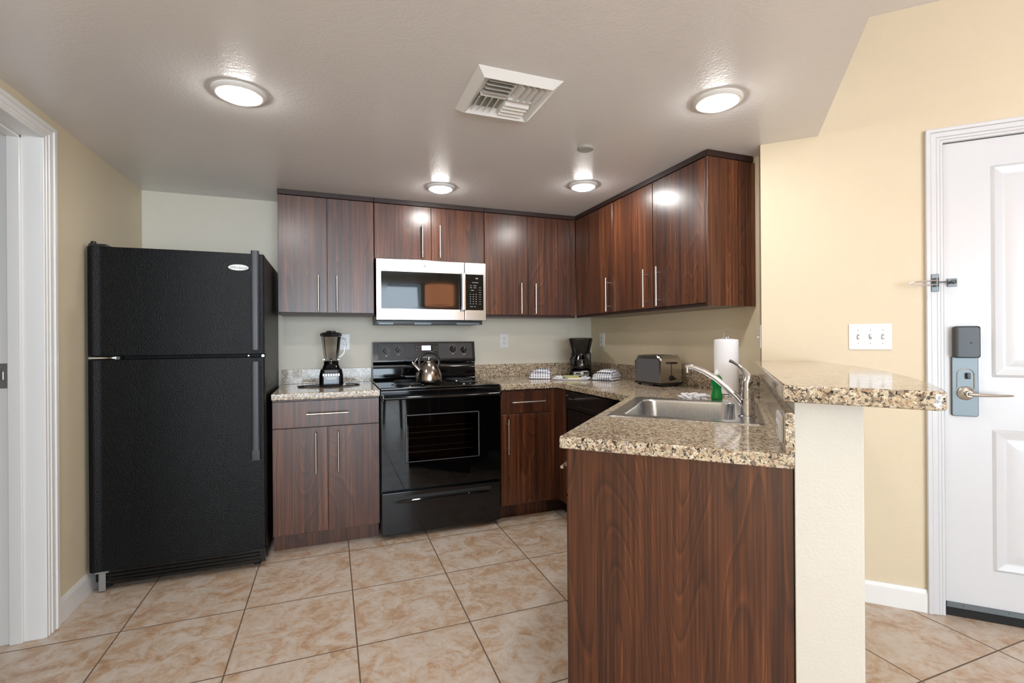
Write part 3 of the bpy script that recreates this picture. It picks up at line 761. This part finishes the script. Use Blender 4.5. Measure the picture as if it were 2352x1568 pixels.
# oven door with a window cut through the front skin
wx0, wx1, wz0, wz1 = .424-ox, .891-ox, .462, .752
y0, y1 = YR, YR+.040
m = MB(); m.prism([(p[0], p[1]) for p in rrect(-W+.003, W-.003, .300, .868, .006, 3)], 0, .040, [[(wx0, wz0), (wx1, wz0), (wx1, wz1), (wx0, wz1)]], bev=.002)
bmesh.ops.transform(m.bm, matrix=Matrix(((1, 0, 0, 0), (0, 0, 1, y0), (0, 1, 0, 0), (0, 0, 0, 1))), verts=m.bm.verts)
m.box(wx0-.01, wx1+.01, y1-.002, y1+.003, wz0-.01, wz1+.01)
od = obj('oven_door', m, 'black_glass', st)
m = MB(); m.box(wx0, wx1, y0+.003, y0+.005, wz0, wz1); wnd = obj('window_glass', m, 'oven_glass', od)
m = MB(); t_ = .0055
m.box(wx0, wx1, y0-.0006, y0+.002, wz1-t_, wz1); m.box(wx1-t_*1.2, wx1, y0-.0006, y0+.002, wz0, wz1); m.box(wx0, wx0+t_, y0-.0006, y0+.002, wz0, wz1); m.box(wx0, wx1, y0-.0006, y0+.002, wz0, wz0+.003)
obj('window_border', m, 'border_grey', od)
m = MB()
for z, r in ((.675, .0012), (.640, .0022), (.605, .0012), (.555, .0012), (.520, .0024)): m.cyl((wx0+.008, y0+.010, z), (wx1-.035, y0+.010, z), r, seg=8)
obj('oven_rack', m, 'rack_wire', od)
m = MB(); m.tube([(-W+.018, YR-.034, .862), (-W*.5, YR-.040, .862), (0, YR-.042, .862), (W*.5, YR-.040, .862), (W-.018, YR-.034, .862)], .0135, 18, sq=.75)
for s in (-1, 1): m.box(s*(W-.006)-.016*(s > 0), s*(W-.006)+.016*(s < 0), YR-.040, YR+.010, .846, .878, .005)
obj('handle', m, 'black_gloss', od)
# storage drawer with a curved pull
m = MB(); m.box(-W+.003, W-.003, YR+.004, YR+.040, .030, .285, .006)
sd = obj('storage_drawer', m, 'black_enamel', st)
m = MB(); n = 16; lo, up = [], []
for k in range(n+1):
    u = -1+2*k/n; x = u*.31; zz = .236-.006*(u*u); lo.append((x, YR-.006+.010*u**4, zz-.012)); up.append((x, YR+.0, zz+.004))
m.tube([(a[0], a[1], a[2]+.006) for a in lo], [.003+.006*(1-abs(-1+2*k/n)**6) for k in range(n+1)], 10)
obj('pull', m, 'black_gloss', sd)
m = MB(); m.box(-.315, .315, YR+.002, YR+.006, .238, .258, .001, 1); obj('pull_recess', m, 'dark_slot', sd)
# backguard
bz = .920
prof = [(D-.030-oy, bz), (D-.030-oy, 1.190), (D-.040-oy, 1.198), (D-.068-oy, 1.196), (D-.090-oy, 1.062), (D-.086-oy, 1.045), (D-.076-oy, 1.030), (D-.078-oy, 1.014), (D-.082-oy, 1.006), (D-.082-oy, .938), (D-.090-oy, .928), (D-.105-oy, .921)]
m = MB(); vs0 = [m.bm.verts.new((-W+.004, p[0], p[1])) for p in prof]; vs1 = [m.bm.verts.new((W-.004, p[0], p[1])) for p in prof]
for i in range(len(prof)):
    j_ = (i+1) % len(prof); m.bm.faces.new((vs0[i], vs0[j_], vs1[j_], vs1[i]))
m.bm.faces.new(vs0); m.bm.faces.new(list(reversed(vs1)))
bg = obj('backguard', m, 'black_gloss', st, 25)
# plane of the control face: from (y=-.068, z=1.196) to (y=-.090, z=1.062)
tilt = math.atan2(.022, .134)
def onface(x, z, off=0.0):
    y = D-.068-oy-(1.196-z)*.022/.134 - off
    return Vector((x, y, z))
CF = Matrix.Rotation(-tilt, 4, 'X')
def facebox(x, z, w, h, t=.002, bev=0.0005):
    m = MB(); m.box(-w/2, w/2, -t, .002, -h/2, h/2, bev, 1)
    bmesh.ops.transform(m.bm, matrix=Matrix.Translation(onface(x, z)) @ CF, verts=m.bm.verts); return m
obj('control_face', facebox(0.008, 1.128, .70, .118, .0015, .0012), 'black_satin', bg)
cpn = obj('clock_panel', facebox(.663-ox, 1.141, .176, .082, .003), 'black_enamel', bg)
obj('clock_display', facebox(.661-ox, 1.151, .068, .036, .0042), 'display_blue', cpn)
m = facebox(.59-ox, 1.158, .010, .004, .0045, 0)
for x, z in ((.608, 1.158), (.59, 1.138), (.608, 1.138), (.72, 1.156), (.738, 1.156), (.72, 1.136), (.738, 1.136), (.64, 1.112), (.665, 1.112), (.69, 1.112)):
    m2 = facebox(x-ox, z, .011, .0035, .0045, 0); me = bpy.data.meshes.new('x'); m2.bm.to_mesh(me); m.add_mesh(me, Matrix())
obj('button_marks', m, 'key_print', cpn)
m = MB(); m.add_mesh(text_mesh('Whirlpool', .018, .0004, .3), Matrix.Translation(onface(.655-ox, 1.083, .0022)) @ CF @ FRONT); obj('lettering', m, 'white_print', bg)
for x, z in ((.372, 1.132), (.458, 1.142), (.862, 1.142), (.947, 1.135)):
    m = MB(); m.cyl((0, 0, 0), (0, -.004, 0), .026, .025, 32); m.cyl((0, -.003, 0), (0, -.020, 0), .020, .017, 32); m.box(-.0035, .0035, -.030, -.012, -.020, .020, .002)
    bmesh.ops.transform(m.bm, matrix=Matrix.Translation(onface(x-ox, z)) @ CF, verts=m.bm.verts); kb = obj('knob', m, 'black_gloss', bg)
    m = MB()
    for k in range(11):
        a = math.radians(-60+k*30); m.box(-.0006, .0006, -.0015, 0, .029, .0325, mat=Matrix.Rotation(a, 4, 'Y'))
    m.box(-.0008, .0008, -.0312, -.0295, .004, .018); m.box(-.007, .007, -.002, 0, -.038, -.035)
    bmesh.ops.transform(m.bm, matrix=Matrix.Translation(onface(x-ox, z, .0015)) @ CF, verts=m.bm.verts); obj('dial_marks', m, 'white_print', kb)

# ------------------------------------------------------------------ kettle
kt = thing('kettle', 'brushed steel kettle with arched black handle on the stove', 'kettle', (.615, 3.235, .929), math.radians(8)); kt.scale = (1.07, 1.07, 1.07)
m = MB().lathe([(.001, .0), (.078, .0), (.082, .004), (.083, .02), (.080, .045), (.073, .070), (.060, .095), (.044, .115), (.030, .124), (.029, .127), (.001, .127)], (0, 0, 0), 56, False)
obj('body', m, 'steel_kettle', kt, 50)
ld = obj('lid', MB().lathe([(.030, .124), (.028, .130), (.014, .137), (.001, .139)], (0, 0, 0), 40, False), 'steel_kettle', kt)
obj('lid_knob', MB().lathe([(.001, .137), (.005, .138), (.005, .144), (.009, .148), (.009, .155), (.004, .160), (.001, .160)], (0, 0, 0), 24, False), 'chrome', ld)
m = MB(); m.tube([(-.060, 0, .072), (-.078, 0, .092), (-.096, 0, .112)], [.020, .016, .014], 20); obj('spout', m, 'steel_kettle', kt)
m = MB(); m.tube([(-.092, 0, .107), (-.102, 0, .119)], [.0165, .0165], 20); m.tube([(-.094, 0, .122), (-.083, 0, .135), (-.074, 0, .148)], [.004, .003, .003], 8); m.cyl((-.099, 0, .118), (-.108, 0, .128), .006, .004); obj('whistle_cap', m, 'chrome', kt)
hp = []
for k in range(21):
    a = math.radians(205-k*11.6); hp.append((.004+.066*math.cos(a), 0, .122+.064*math.sin(a)))
m = MB(); m.tube(hp, .0052, 12, sq=1.7); obj('handle', m, 'black_satin', kt)

# ------------------------------------------------------------------ microwave
mw = thing('microwave', 'stainless over-the-range microwave mounted above the stove', 'microwave', ((SX0+SX1)/2+.002, D-.20, 1.343))
ox, oy, oz = (SX0+SX1)/2+.002, D-.20, 1.343; W = .379; ym = D-.370-oy
m = MB(); m.box(-W+.004, W-.004, ym+.030, D-.002-oy, .003, .410, .003); obj('body', m, 'charcoal', mw)
dx1 = .881-ox
dr = obj('door', MB().box(-W, dx1-.001, ym, ym+.032, .002, .410, .004), 'steel', mw)
m = MB(); m.loft([[(p[0], ym+.0005, p[1]) for p in rrect(.311-ox, .852-ox, .077, .327, .006, 3)], [(p[0], ym-.0015, p[1]) for p in rrect(.311-ox, .852-ox, .077, .327, .006, 3)]], True, True)
gf = obj('window_frame', m, 'black_gloss', dr)
m = MB(); m.box(.350-ox, .795-ox, ym-.0022, ym-.0014, .094, .250); obj('window_glass', m, 'black_glass', gf)
m = MB(); m.loft([rrect(.849-ox, .879-ox, ym-.040, ym-.020, .006, 4, .068), rrect(.849-ox, .879-ox, ym-.044, ym-.022, .006, 4, .075), rrect(.849-ox, .879-ox, ym-.044, ym-.022, .006, 4, .325), rrect(.849-ox, .879-ox, ym-.040, ym-.020, .006, 4, .332)], True, True)
m.box(.856-ox, .872-ox, ym-.024, ym+.001, .078, .098, .002); m.box(.856-ox, .872-ox, ym-.024, ym+.001, .300, .320, .002)
obj('handle', m, 'steel', dr)
m = MB(); m.cyl((.600-ox, ym-.0008, .370), (.600-ox, ym+.001, .370), .012, seg=32); lg = obj('badge', m, 'silver_trim', dr)
m = MB(); m.add_mesh(text_mesh('GE', .012, .0003, .2), Matrix.Translation((.600-ox, ym-.001, .370)) @ FRONT); obj('lettering', m, 'logo_ink', lg)
cpm = obj('control_panel', MB().box(dx1+.001, W, ym, ym+.032, .002, .410, .004), 'steel', mw)
m = MB(); m.box(.8885-ox, 1.017-ox, ym-.0015, ym+.001, .075, .327, .001, 1); kp = obj('keypad', m, 'black_gloss', cpm)
m = MB(); cx = .8885-ox
for r_ in range(5):
    for c_ in range(3): m.box(cx+.028+c_*.021, cx+.036+c_*.021, ym-.0020, ym-.0014, .118+r_*.0165, .1225+r_*.0165)
for r_ in range(8): m.box(cx+.096, cx+.110, ym-.0020, ym-.0014, .118+r_*.0165, .1205+r_*.0165)
for z, x0, x1 in ((.213, .035, .06), (.232, .030, .042), (.232, .055, .075), (.246, .030, .042), (.246, .055, .078), (.268, .045, .09), (.098, .03, .05), (.098, .06, .07)): m.box(cx+x0, cx+x1, ym-.0020, ym-.0014, z, z+.0035)
obj('key_labels', m, 'key_print', kp)
m = MB(); m.add_mesh(text_mesh('PM', .014, .0003), Matrix.Translation((cx+.080, ym-.0018, .298)) @ FRONT); obj('clock_text', m, 'white_print', kp)
m = MB(); m.box(-W+.006, W-.006, ym+.075, D-.01-oy, -.024, .004, .004); un = obj('underside', m, 'charcoal', mw)
m = MB(); m.box(-W+.02, -W+.12, ym+.07, ym+.18, -.026, -.010, .002); m.box(-.12, .0, ym+.07, ym+.16, -.026, -.010, .002); m.box(W-.20, W-.03, ym+.07, ym+.18, -.026, -.010, .002); obj('filter_grille', m, 'steel_lock', un)

# ------------------------------------------------------------------ blender on the short counter
bl = thing('countertop_blender', 'black countertop blender with a clear jar left of the stove', 'blender', (.0, 3.40, CT1+.0005))
m = MB(); m.loft([rrect(-.072, .072, -.075, .075, .03, 5, .0), rrect(-.074, .074, -.078, .078, .03, 5, .012), rrect(-.073, .073, -.076, .076, .03, 5, .070), rrect(-.066, .066, -.068, .068, .03, 5, .108), rrect(-.056, .056, -.056, .056, .03, 5, .116), rrect(-.046, .046, -.046, .046, .03, 5, .142), rrect(-.042, .042, -.042, .042, .03, 5, .143)], True, True)
base = obj('motor_base', m, 'black_gloss', bl, 40)
m = MB()
for k in range(7): m.box(-.052+k*.0152, -.040+k*.0152, -.0815, -.075, .066, .084, .0015, 1)
obj('buttons', m, 'silver_trim', base)
m = MB(); m.box(-.030, .030, -.0800, -.075, .046, .054, .001, 1); m.box(-.046, .046, -.0802, -.075, .058, .062); obj('label_strip', m, 'white_print', base)
m = MB()
m.lathe([(.040, .150), (.042, .170), (.050, .230), (.058, .300), (.062, .328), (.059, .328), (.055, .300), (.047, .230), (.039, .172), (.037, .160)], (0, 0, 0), 8, False)
m.tube([(.058, 0, .315), (.088, 0, .306), (.092, 0, .27), (.086, 0, .22), (.064, 0, .19), (.046, 0, .182)], .0042, 8)
jar = obj('jar', m, 'jar_glass', bl, 20)
obj('jar_collar', MB().lathe([(.001, .143), (.046, .143), (.047, .160), (.041, .163), (.001, .163)], (0, 0, 0), 32, False), 'black_gloss', jar)
m = MB(); m.cyl((0, 0, .163), (0, 0, .175), .006)
for a in (0, 90, 180, 270): m.box(0, .026, -.004, .004, .176, .178, mat=Matrix.Rotation(math.radians(a), 4, 'Z') @ Matrix.Rotation(-.3, 4, 'Y'))
obj('blades', m, 'chrome', jar)
m = MB().lathe([(.001, .322), (.060, .322), (.066, .326), (.067, .342), (.052, .350), (.030, .351), (.028, .360), (.001, .361)], (0, 0, 0), 8, False); obj('lid', m, 'black_satin', bl, 20)
cord = []
for k in range(15):
    t_ = k/14; cord.append((-.02-.17*math.sin(t_*PI)-.02*t_, .06-.20*t_, .004))
cord += [(-.03, -.155, .004), (.02, -.150, .004), (.09, -.12, .004), (.14, -.08, .004), (.175, -.03, .004), (.15, .02, .004), (.09, .04, .004)]
m = MB(); m.tube(cord, .0035, 8); obj('power_cord', m, 'black_rubber', bl)

# ------------------------------------------------------------------ coffee maker
cf = thing('coffee_maker', 'black drip coffee maker with glass carafe in the counter corner', 'coffee maker', (1.84, 3.36, CT1+.0005), math.radians(-30))
m = MB(); m.loft([rrect(-.085, .085, -.12, .095, .03, 5, 0), rrect(-.088, .088, -.123, .098, .03, 5, .010), rrect(-.086, .086, -.118, .098, .03, 5, .045), rrect(-.082, .082, -.112, .096, .03, 5, .052)], True, True)
obj('base', m, 'black_gloss', cf)
m = MB(); m.box(-.080, .080, .035, .095, .050, .19, .012, 3); obj('column', m, 'black_gloss', cf)
m = MB(); m.loft([rrect(-.070, .070, -.085, .095, .04, 6, .185), rrect(-.076, .076, -.092, .096, .04, 6, .215), rrect(-.092, .092, -.110, .098, .04, 6, .290), rrect(-.092, .092, -.110, .098, .04, 6, .298), rrect(-.080, .080, -.095, .090, .035, 6, .304)], True, True); obj('brew_basket', m, 'black_gloss', cf, 40)
m = MB().lathe([(.001, .056), (.062, .056), (.072, .066), (.076, .085), (.074, .110), (.064, .140), (.050, .162), (.048, .176), (.044, .176), (.046, .160), (.060, .138), (.070, .108), (.072, .086), (.066, .068), (.001, .060)], (0, -.035, 0), 40, False)
cr = obj('carafe', m, 'carafe_glass', cf, 50)
m = MB(); m.lathe([(.001, .174), (.050, .174), (.050, .182), (.001, .183)], (0, -.035, 0), 32, False); m.lathe([(.066, .130), (.0685, .130), (.0665, .137), (.064, .137)], (0, -.035, 0), 40, False); obj('carafe_lid', m, 'black_satin', cr)
m = MB(); m.tube([(-.045, -.075, .17), (-.066, -.108, .168), (-.075, -.118, .14), (-.070, -.112, .105), (-.055, -.092, .088)], .007, 10); obj('carafe_handle', m, 'black_satin', cr)
m = MB(); m.box(-.052, .022, -.1255, -.117, .014, .044, .003); pc = obj('control_plate', m, 'silver_trim', cf)
m = MB(); m.box(-.036, .000, -.1268, -.125, .026, .038); obj('clock_window', m, 'dark_slot', pc)

# ------------------------------------------------------------------ folded checked towels, tray, sponges
def towel_stack(label, x, y, rz, w0, d0, h):
    t = thing('folded_towel', label, 'towel', (x, y, CT1+.0008), rz, 'checked kitchen towels on the counter')
    lay = [(w0, d0, 0, h*.30, 0), (w0*.97, d0*.96, h*.27, h*.58, .004), (w0*.80, d0*.80, h*.55, h*.84, .012), (w0*.60, d0*.62, h*.80, h, .02)]
    m = MB()
    for a, b_, z0, z1, sh in lay: m.loft([rrect(-a+sh, a+sh, -b_, b_, .014, 4, z0), rrect(-a-.003+sh, a+.003+sh, -b_-.003, b_+.003, .016, 4, (z0+z1)/2), rrect(-a+.004+sh, a-.002+sh, -b_+.003, b_-.003, .014, 4, z1), rrect(-a+.02+sh, a-.02+sh, -b_+.02, b_-.02, .01, 4, z1+.003)], True, True)
    for vv in m.bm.verts: vv.co.x += .003*math.sin(vv.co.y*60+vv.co.z*90); vv.co.y += .003*math.sin(vv.co.x*70+vv.co.z*60)
    obj('cloth', m, 'check_towel', t, 60)
    obj('dark_hem', MB().loft([rrect(-w0-.003, w0+.003, -d0-.003, d0+.003, .016, 4, 0), rrect(-w0-.003, w0+.003, -d0-.003, d0+.003, .016, 4, .004)], True, True), 'charcoal', t)
    return t
towel_stack('folded black and white checked towel left of the coffee maker', 1.475, 3.33, math.radians(-24), .080, .060, .072)
towel_stack('folded black and white checked towel between coffee maker and toaster', 1.845, 3.00, math.radians(-60), .080, .065, .074)
tr = thing('tray', 'flat white tray on the counter between the two checked towels', 'tray', (1.645, 3.145, CT1+.0005), math.radians(-38))
m = MB(); m.loft([rrect(-.125, .125, -.080, .080, .05, 6, 0), rrect(-.135, .135, -.088, .088, .055, 6, .009), rrect(-.133, .133, -.086, .086, .055, 6, .011), rrect(-.120, .120, -.074, .074, .05, 6, .005)], True, True); obj('dish', m, 'tray', tr)
def disc(name, label, cat, x, y, z, r, sy, mat, tilt, grp=None):
    m = MB().lathe([(.001, 0), (r*.92, 0), (r, .003), (r, .007), (r*.92, .010), (.001, .010)], (0, 0, 0), 36, False, 1, sy)
    o = tag(obj(name, m, mat), label, cat, grp); o.location = (x, y, z); o.rotation_euler = (tilt, 0, math.radians(-30)); return o
disc('soap_packet', 'oval cream soap packet lying flat on the white tray', 'soap', 1.652, 3.105, CT1+.0065, .052, .6, 'sponge_cream', 0)
disc('scrub_sponge', 'oval olive green scrub pad propped above the cream packet on the tray', 'sponge', 1.640, 3.145, CT1+.0185, .062, .55, 'sponge_green', .03)
def crumple(name, label, cat, loc, rx, ry, h, mat, seed):
    rnd = random.Random(seed); bm = bmesh.new(); bmesh.ops.create_icosphere(bm, subdivisions=4, radius=1)
    ph = [rnd.uniform(0, 6) for _ in range(6)]
    for vv in bm.verts:
        c_ = vv.co.copy(); k = 1+.22*math.sin(c_.x*7+ph[0])*math.sin(c_.y*6+ph[1])+.16*math.sin(c_.x*13+c_.z*9+ph[2])+.14*math.sin(c_.y*15+ph[3])+.10*math.sin(c_.x*23+c_.y*21+ph[4])
        vv.co = Vector((c_.x*rx*k, c_.y*ry*k, max(0, (c_.z+.25)*h*.8*k)))
    o = tag(obj(name, bm, mat, None, 80), label, cat); o.location = loc; return o
crumple('plastic_wrap', 'crumpled pale plastic wrapper at the left of the white tray', 'wrapper', (1.575, 3.205, CT1+.006), .034, .026, .018, 'tray', 3)
crumple('plastic_wrap', 'crumpled pale plastic wrapper at the right of the white tray', 'wrapper', (1.725, 3.085, CT1+.006), .034, .026, .016, 'tray', 5)

# ------------------------------------------------------------------ toaster
to = thing('toaster', 'brushed steel two-slice toaster by the right wall', 'toaster', (1.945, 2.545, CT1+.0005), math.radians(4))
tw, tl = .082, .122
def arch_(w_, r, zb, zt, n=8):
    p = [(-w_, zb)]
    for k in range(n+1): a = PI-PI/2*k/n; p.append((-w_+r+r*math.cos(a), zt-r+r*math.sin(a)))
    for k in range(n+1): a = PI/2-PI/2*k/n; p.append((w_-r+r*math.cos(a), zt-r+r*math.sin(a)))
    p.append((w_, zb)); return p
m = MB(); pr = arch_(tl, .035, .022, .190)
m.loft([[(-tw, p[0], p[1]) for p in pr], [(tw, p[0], p[1]) for p in pr]], True, True)
# rounded shoulder on the lever end: side-to-side arch
es = [e for e in m.bm.edges if len(e.link_faces) == 2 and abs(abs(e.verts[0].co.x)-tw) < 1e-5 and abs(e.verts[0].co.x-e.verts[1].co.x) < 1e-5 and min(e.verts[0].co.z, e.verts[1].co.z) > .023]
bmesh.ops.bevel(m.bm, geom=es, offset=.016, segments=4, profile=.5, affect='EDGES')
tb = obj('shell', m, 'steel_toaster', to, 30)
m = MB(); pp = arch_(tl-.020, .025, .030, .168); m.loft([[(-tw-.0012, p[0], p[1]) for p in pp], [(-tw+.004, p[0], p[1]) for p in pp]], True, True); obj('side_panel', m, 'toaster_grey', to)
m = MB(); m.box(-.050, -.014, -tl+.045, tl-.035, .187, .1915, .001, 1); m.box(.014, .050, -tl+.045, tl-.035, .187, .1915, .001, 1); obj('bread_slot', m, 'dark_slot', tb)
m = MB(); m.box(-.002, .002, -tl-.001, -tl+.002, .070, .150); obj('lever_slot', m, 'dark_slot', tb)
m = MB(); m.box(-.026, .030, -tl-.022, -tl+.001, .139, .150, .003); obj('lever', m, 'black_satin', to)
m = MB(); m.cyl((0, -tl+.001, .052), (0, -tl-.012, .052), .013, seg=24); m.box(-.014, .014, -tl-.003, -tl+.001, .036, .068, .003); obj('browning_knob', m, 'black_satin', to)
obj('cancel_button', MB().cyl((.028, -tl+.001, .046), (.028, -tl-.004, .046), .007, seg=20), 'dark_slot', to)
m = MB(); m.box(-tw-.003, tw+.003, -tl-.003, tl+.003, .010, .024, .004); obj('base', m, 'black_satin', to)
for sx in (-1, 1):
    for sy in (-1, 1): obj('foot', MB().cyl((sx*.06, sy*.1, 0), (sx*.06, sy*.1, .011), .010, seg=16), 'black_rubber', to)

# ------------------------------------------------------------------ paper towels
pt = thing('paper_towel_holder', 'white paper towel roll on a chrome stand near the counter end', 'paper towels', (1.905, 1.935, CT1+.0005))
obj('base', MB().lathe([(.001, 0), (.068, 0), (.070, .004), (.066, .009), (.001, .010)], (0, 0, 0), 40, False), 'chrome', pt)
m = MB(); m.cyl((0, 0, .008), (0, 0, .300), .004, seg=12); m.tube([(.018*math.cos(2*PI*k/20), 0, .308+.018*math.sin(2*PI*k/20)) for k in range(20)], .0028, 10, closed=True); obj('rod', m, 'chrome', pt)
obj('paper_roll', MB().lathe([(.020, .012), (.057, .012), (.0585, .016), (.0585, .283), (.056, .287), (.020, .292), (.020, .012)], (0, 0, 0), 56, False), 'paper', pt)

# ------------------------------------------------------------------ sink, faucet, soap, rag  (b,a frame)
sk = thing('sink', 'stainless drop-in kitchen sink in the granite peninsula', 'sink', ab(0, 0), ROT45)
R = lambda b0, b1, a0, a1, r, z: rrect(b0, b1, a0, a1, r, 6, z)
m = MB()
m.loft([R(-.436, .107, 1.826, 2.466, .022, .9145), R(-.436, .107, 1.826, 2.466, .022, .9165), R(-.431, .102, 1.831, 2.461, .02, .9185), R(-.395, .022, 1.878, 2.420, .055, .9175), R(-.388, .014, 1.885, 2.412, .055, .9150)], False)
rim = obj('rim', m, 'steel_sink', sk, 50)
m = MB()
m.loft([R(-.388, .014, 1.885, 2.412, .055, .9150), R(-.383, .009, 1.890, 2.407, .055, .905), R(-.374, .000, 1.900, 2.397, .06, .78), R(-.360, -.014, 1.914, 2.383, .06, .752), R(-.330, -.044, 1.944, 2.353, .05, .742), R(-.22, -.154, 2.10, 2.20, .03, .738)], True)
obj('bowl', m, 'steel_sink', sk, 60)
m = MB().lathe([(.045, .0025), (.043, .004), (.030, .001), (.001, 0)], (-.187, 2.148, .7385), 32, False); obj('drain', m, 'chrome', sk)
fa = thing('faucet', 'chrome single-lever kitchen faucet on the sink rim', 'faucet', ab(.056, 1.99, .9175), ROT45)
m = MB().lathe([(.001, 0), (.033, 0), (.033, .004), (.0265, .007), (.0255, .062), (.0255, .063), (.0225, .066), (.0225, .100), (.0225, .101), (.021, .104), (.0205, .128), (.015, .140), (.001, .143)], (0, 0, 0), 40, False); obj('body', m, 'chrome', fa)
m = MB(); m.tube([(-.012, 0, .040), (-.035, 0, .070), (-.070, 0, .105), (-.110, 0, .140), (-.150, 0, .165), (-.185, 0, .180), (-.205, 0, .183), (-.216, 0, .180)], [.013, .0125, .0115, .0105, .010, .0095, .010, .009], 16); m.cyl((-.210, 0, .180), (-.210, 0, .158), .0095, .0085, 20); obj('spout', m, 'chrome', fa)
m = MB(); m.tube([(.0, .0, .135), (-.001, .004, .150), (-.010, .012, .168), (-.028, .03, .187), (-.046, .05, .198), (-.058, .062, .203)], [.0165, .014, .0085, .0062, .0055, .0065], 14); obj('lever', m, 'chrome', fa)
sb = thing('soap_bottle', 'small green dish soap bottle with white cap behind the sink', 'bottle', ab(-.062, 2.515, CT1+.0005), ROT45)
obj('bottle', MB().lathe([(.001, 0), (.023, 0), (.026, .004), (.026, .015), (.022, .035), (.020, .05), (.022, .065), (.0255, .085), (.025, .10), (.017, .113), (.012, .118), (.001, .118)], (0, 0, 0), 32, False, 1, .8), 'green_soap', sb, 60)
obj('cap', MB().lathe([(.001, .118), (.0125, .118), (.012, .128), (.008, .133), (.006, .145), (.001, .146)], (0, 0, 0), 24, False), 'white_plastic', sb)
rg = crumple('dish_rag', 'crumpled white and grey dish rag beside the green soap bottle', 'rag', ab(-.165, 2.515, CT1+.0005), .062, .036, .024, 'cloth_rag', 11)
rg.rotation_euler = (0, 0, math.radians(-45))

# ------------------------------------------------------------------ things behind the photographer that show in reflections
pd = thing('pendant_lamp', 'orange drum pendant lamp reflected in the microwave door', 'lamp', (1.52, -.55, 0))
obj('lamp_shade', MB().lathe([(.215, 1.72), (.215, 2.02), (.21, 2.02), (.21, 1.72), (.215, 1.72)], (0, 0, 0), 48, False), 'shade_glow', pd)
obj('diffuser', MB().lathe([(.001, 1.735), (.205, 1.735), (.205, 1.74), (.001, 1.74)], (0, 0, 0), 48, False), 'white_gloss', pd)
m = MB(); m.cyl((0, 0, 1.745), (0, 0, CH), .006); m.cyl((0, 0, CH-.02), (0, 0, CH-.001), .05); obj('stem', m, 'black_satin', pd)
ch = thing('stool', 'dark wooden stool reflected in the oven door', 'stool', (.80, -.97, 0), .4)
obj('seat', MB().box(-.19, .19, -.19, .19, .44, .48, .01), 'dark_wood', ch)
for sx in (-1, 1):
    for sy in (-1, 1): obj('leg', MB().cyl((sx*.18, sy*.18, 0), (sx*.16, sy*.16, .44), .018, .022, 12), 'dark_wood', ch)

# entry lamp, plus a fill light added over the living area (outside the frame)
area('entry_lamp', ab(1.35, 1.2, CH-.05), (0, 0, 0), .5, .5, ENTRY_W, (1, .96, .90))
area('living_fill', (.4, -1.6, CH-.05), (0, 0, 0), 1.2, 1.2, LIVING_FILL_W, (1, .97, .93))

fl = thing('fill_table_lamp', 'unseen white shaded table lamp added as fill light behind the photographer', 'lamp', (-.55, -1.9, 0))  # made-up lamp, added out of view to brighten the ceiling and left jamb
obj('fill_lamp_table', MB().lathe([(.001, 0), (.16, 0), (.16, .02), (.02, .03), (.02, .56), (.22, .57), (.22, .60), (.001, .60)], (0, 0, 0), 32, False), 'dark_wood', fl)
obj('fill_lamp_base', MB().lathe([(.001, .601), (.08, .601), (.09, .66), (.05, .78), (.012, .84), (.012, .92), (.001, .92)], (0, 0, 0), 32, False), 'nickel', fl)
obj('lamp_shade', MB().lathe([(.20, .90), (.15, 1.16)], (0, 0, 0), 40, False), 'fill_shade_glow', fl)
pl_ = bpy.data.lights.new('fill_bulb', 'POINT'); pl_.energy = FILL_LAMP_W; pl_.color = (1, .95, .89); pl_.shadow_soft_size = .07
po = bpy.data.objects.new('fill_bulb', pl_); COL.objects.link(po); po.location = (-.55, -1.9, 1.12)
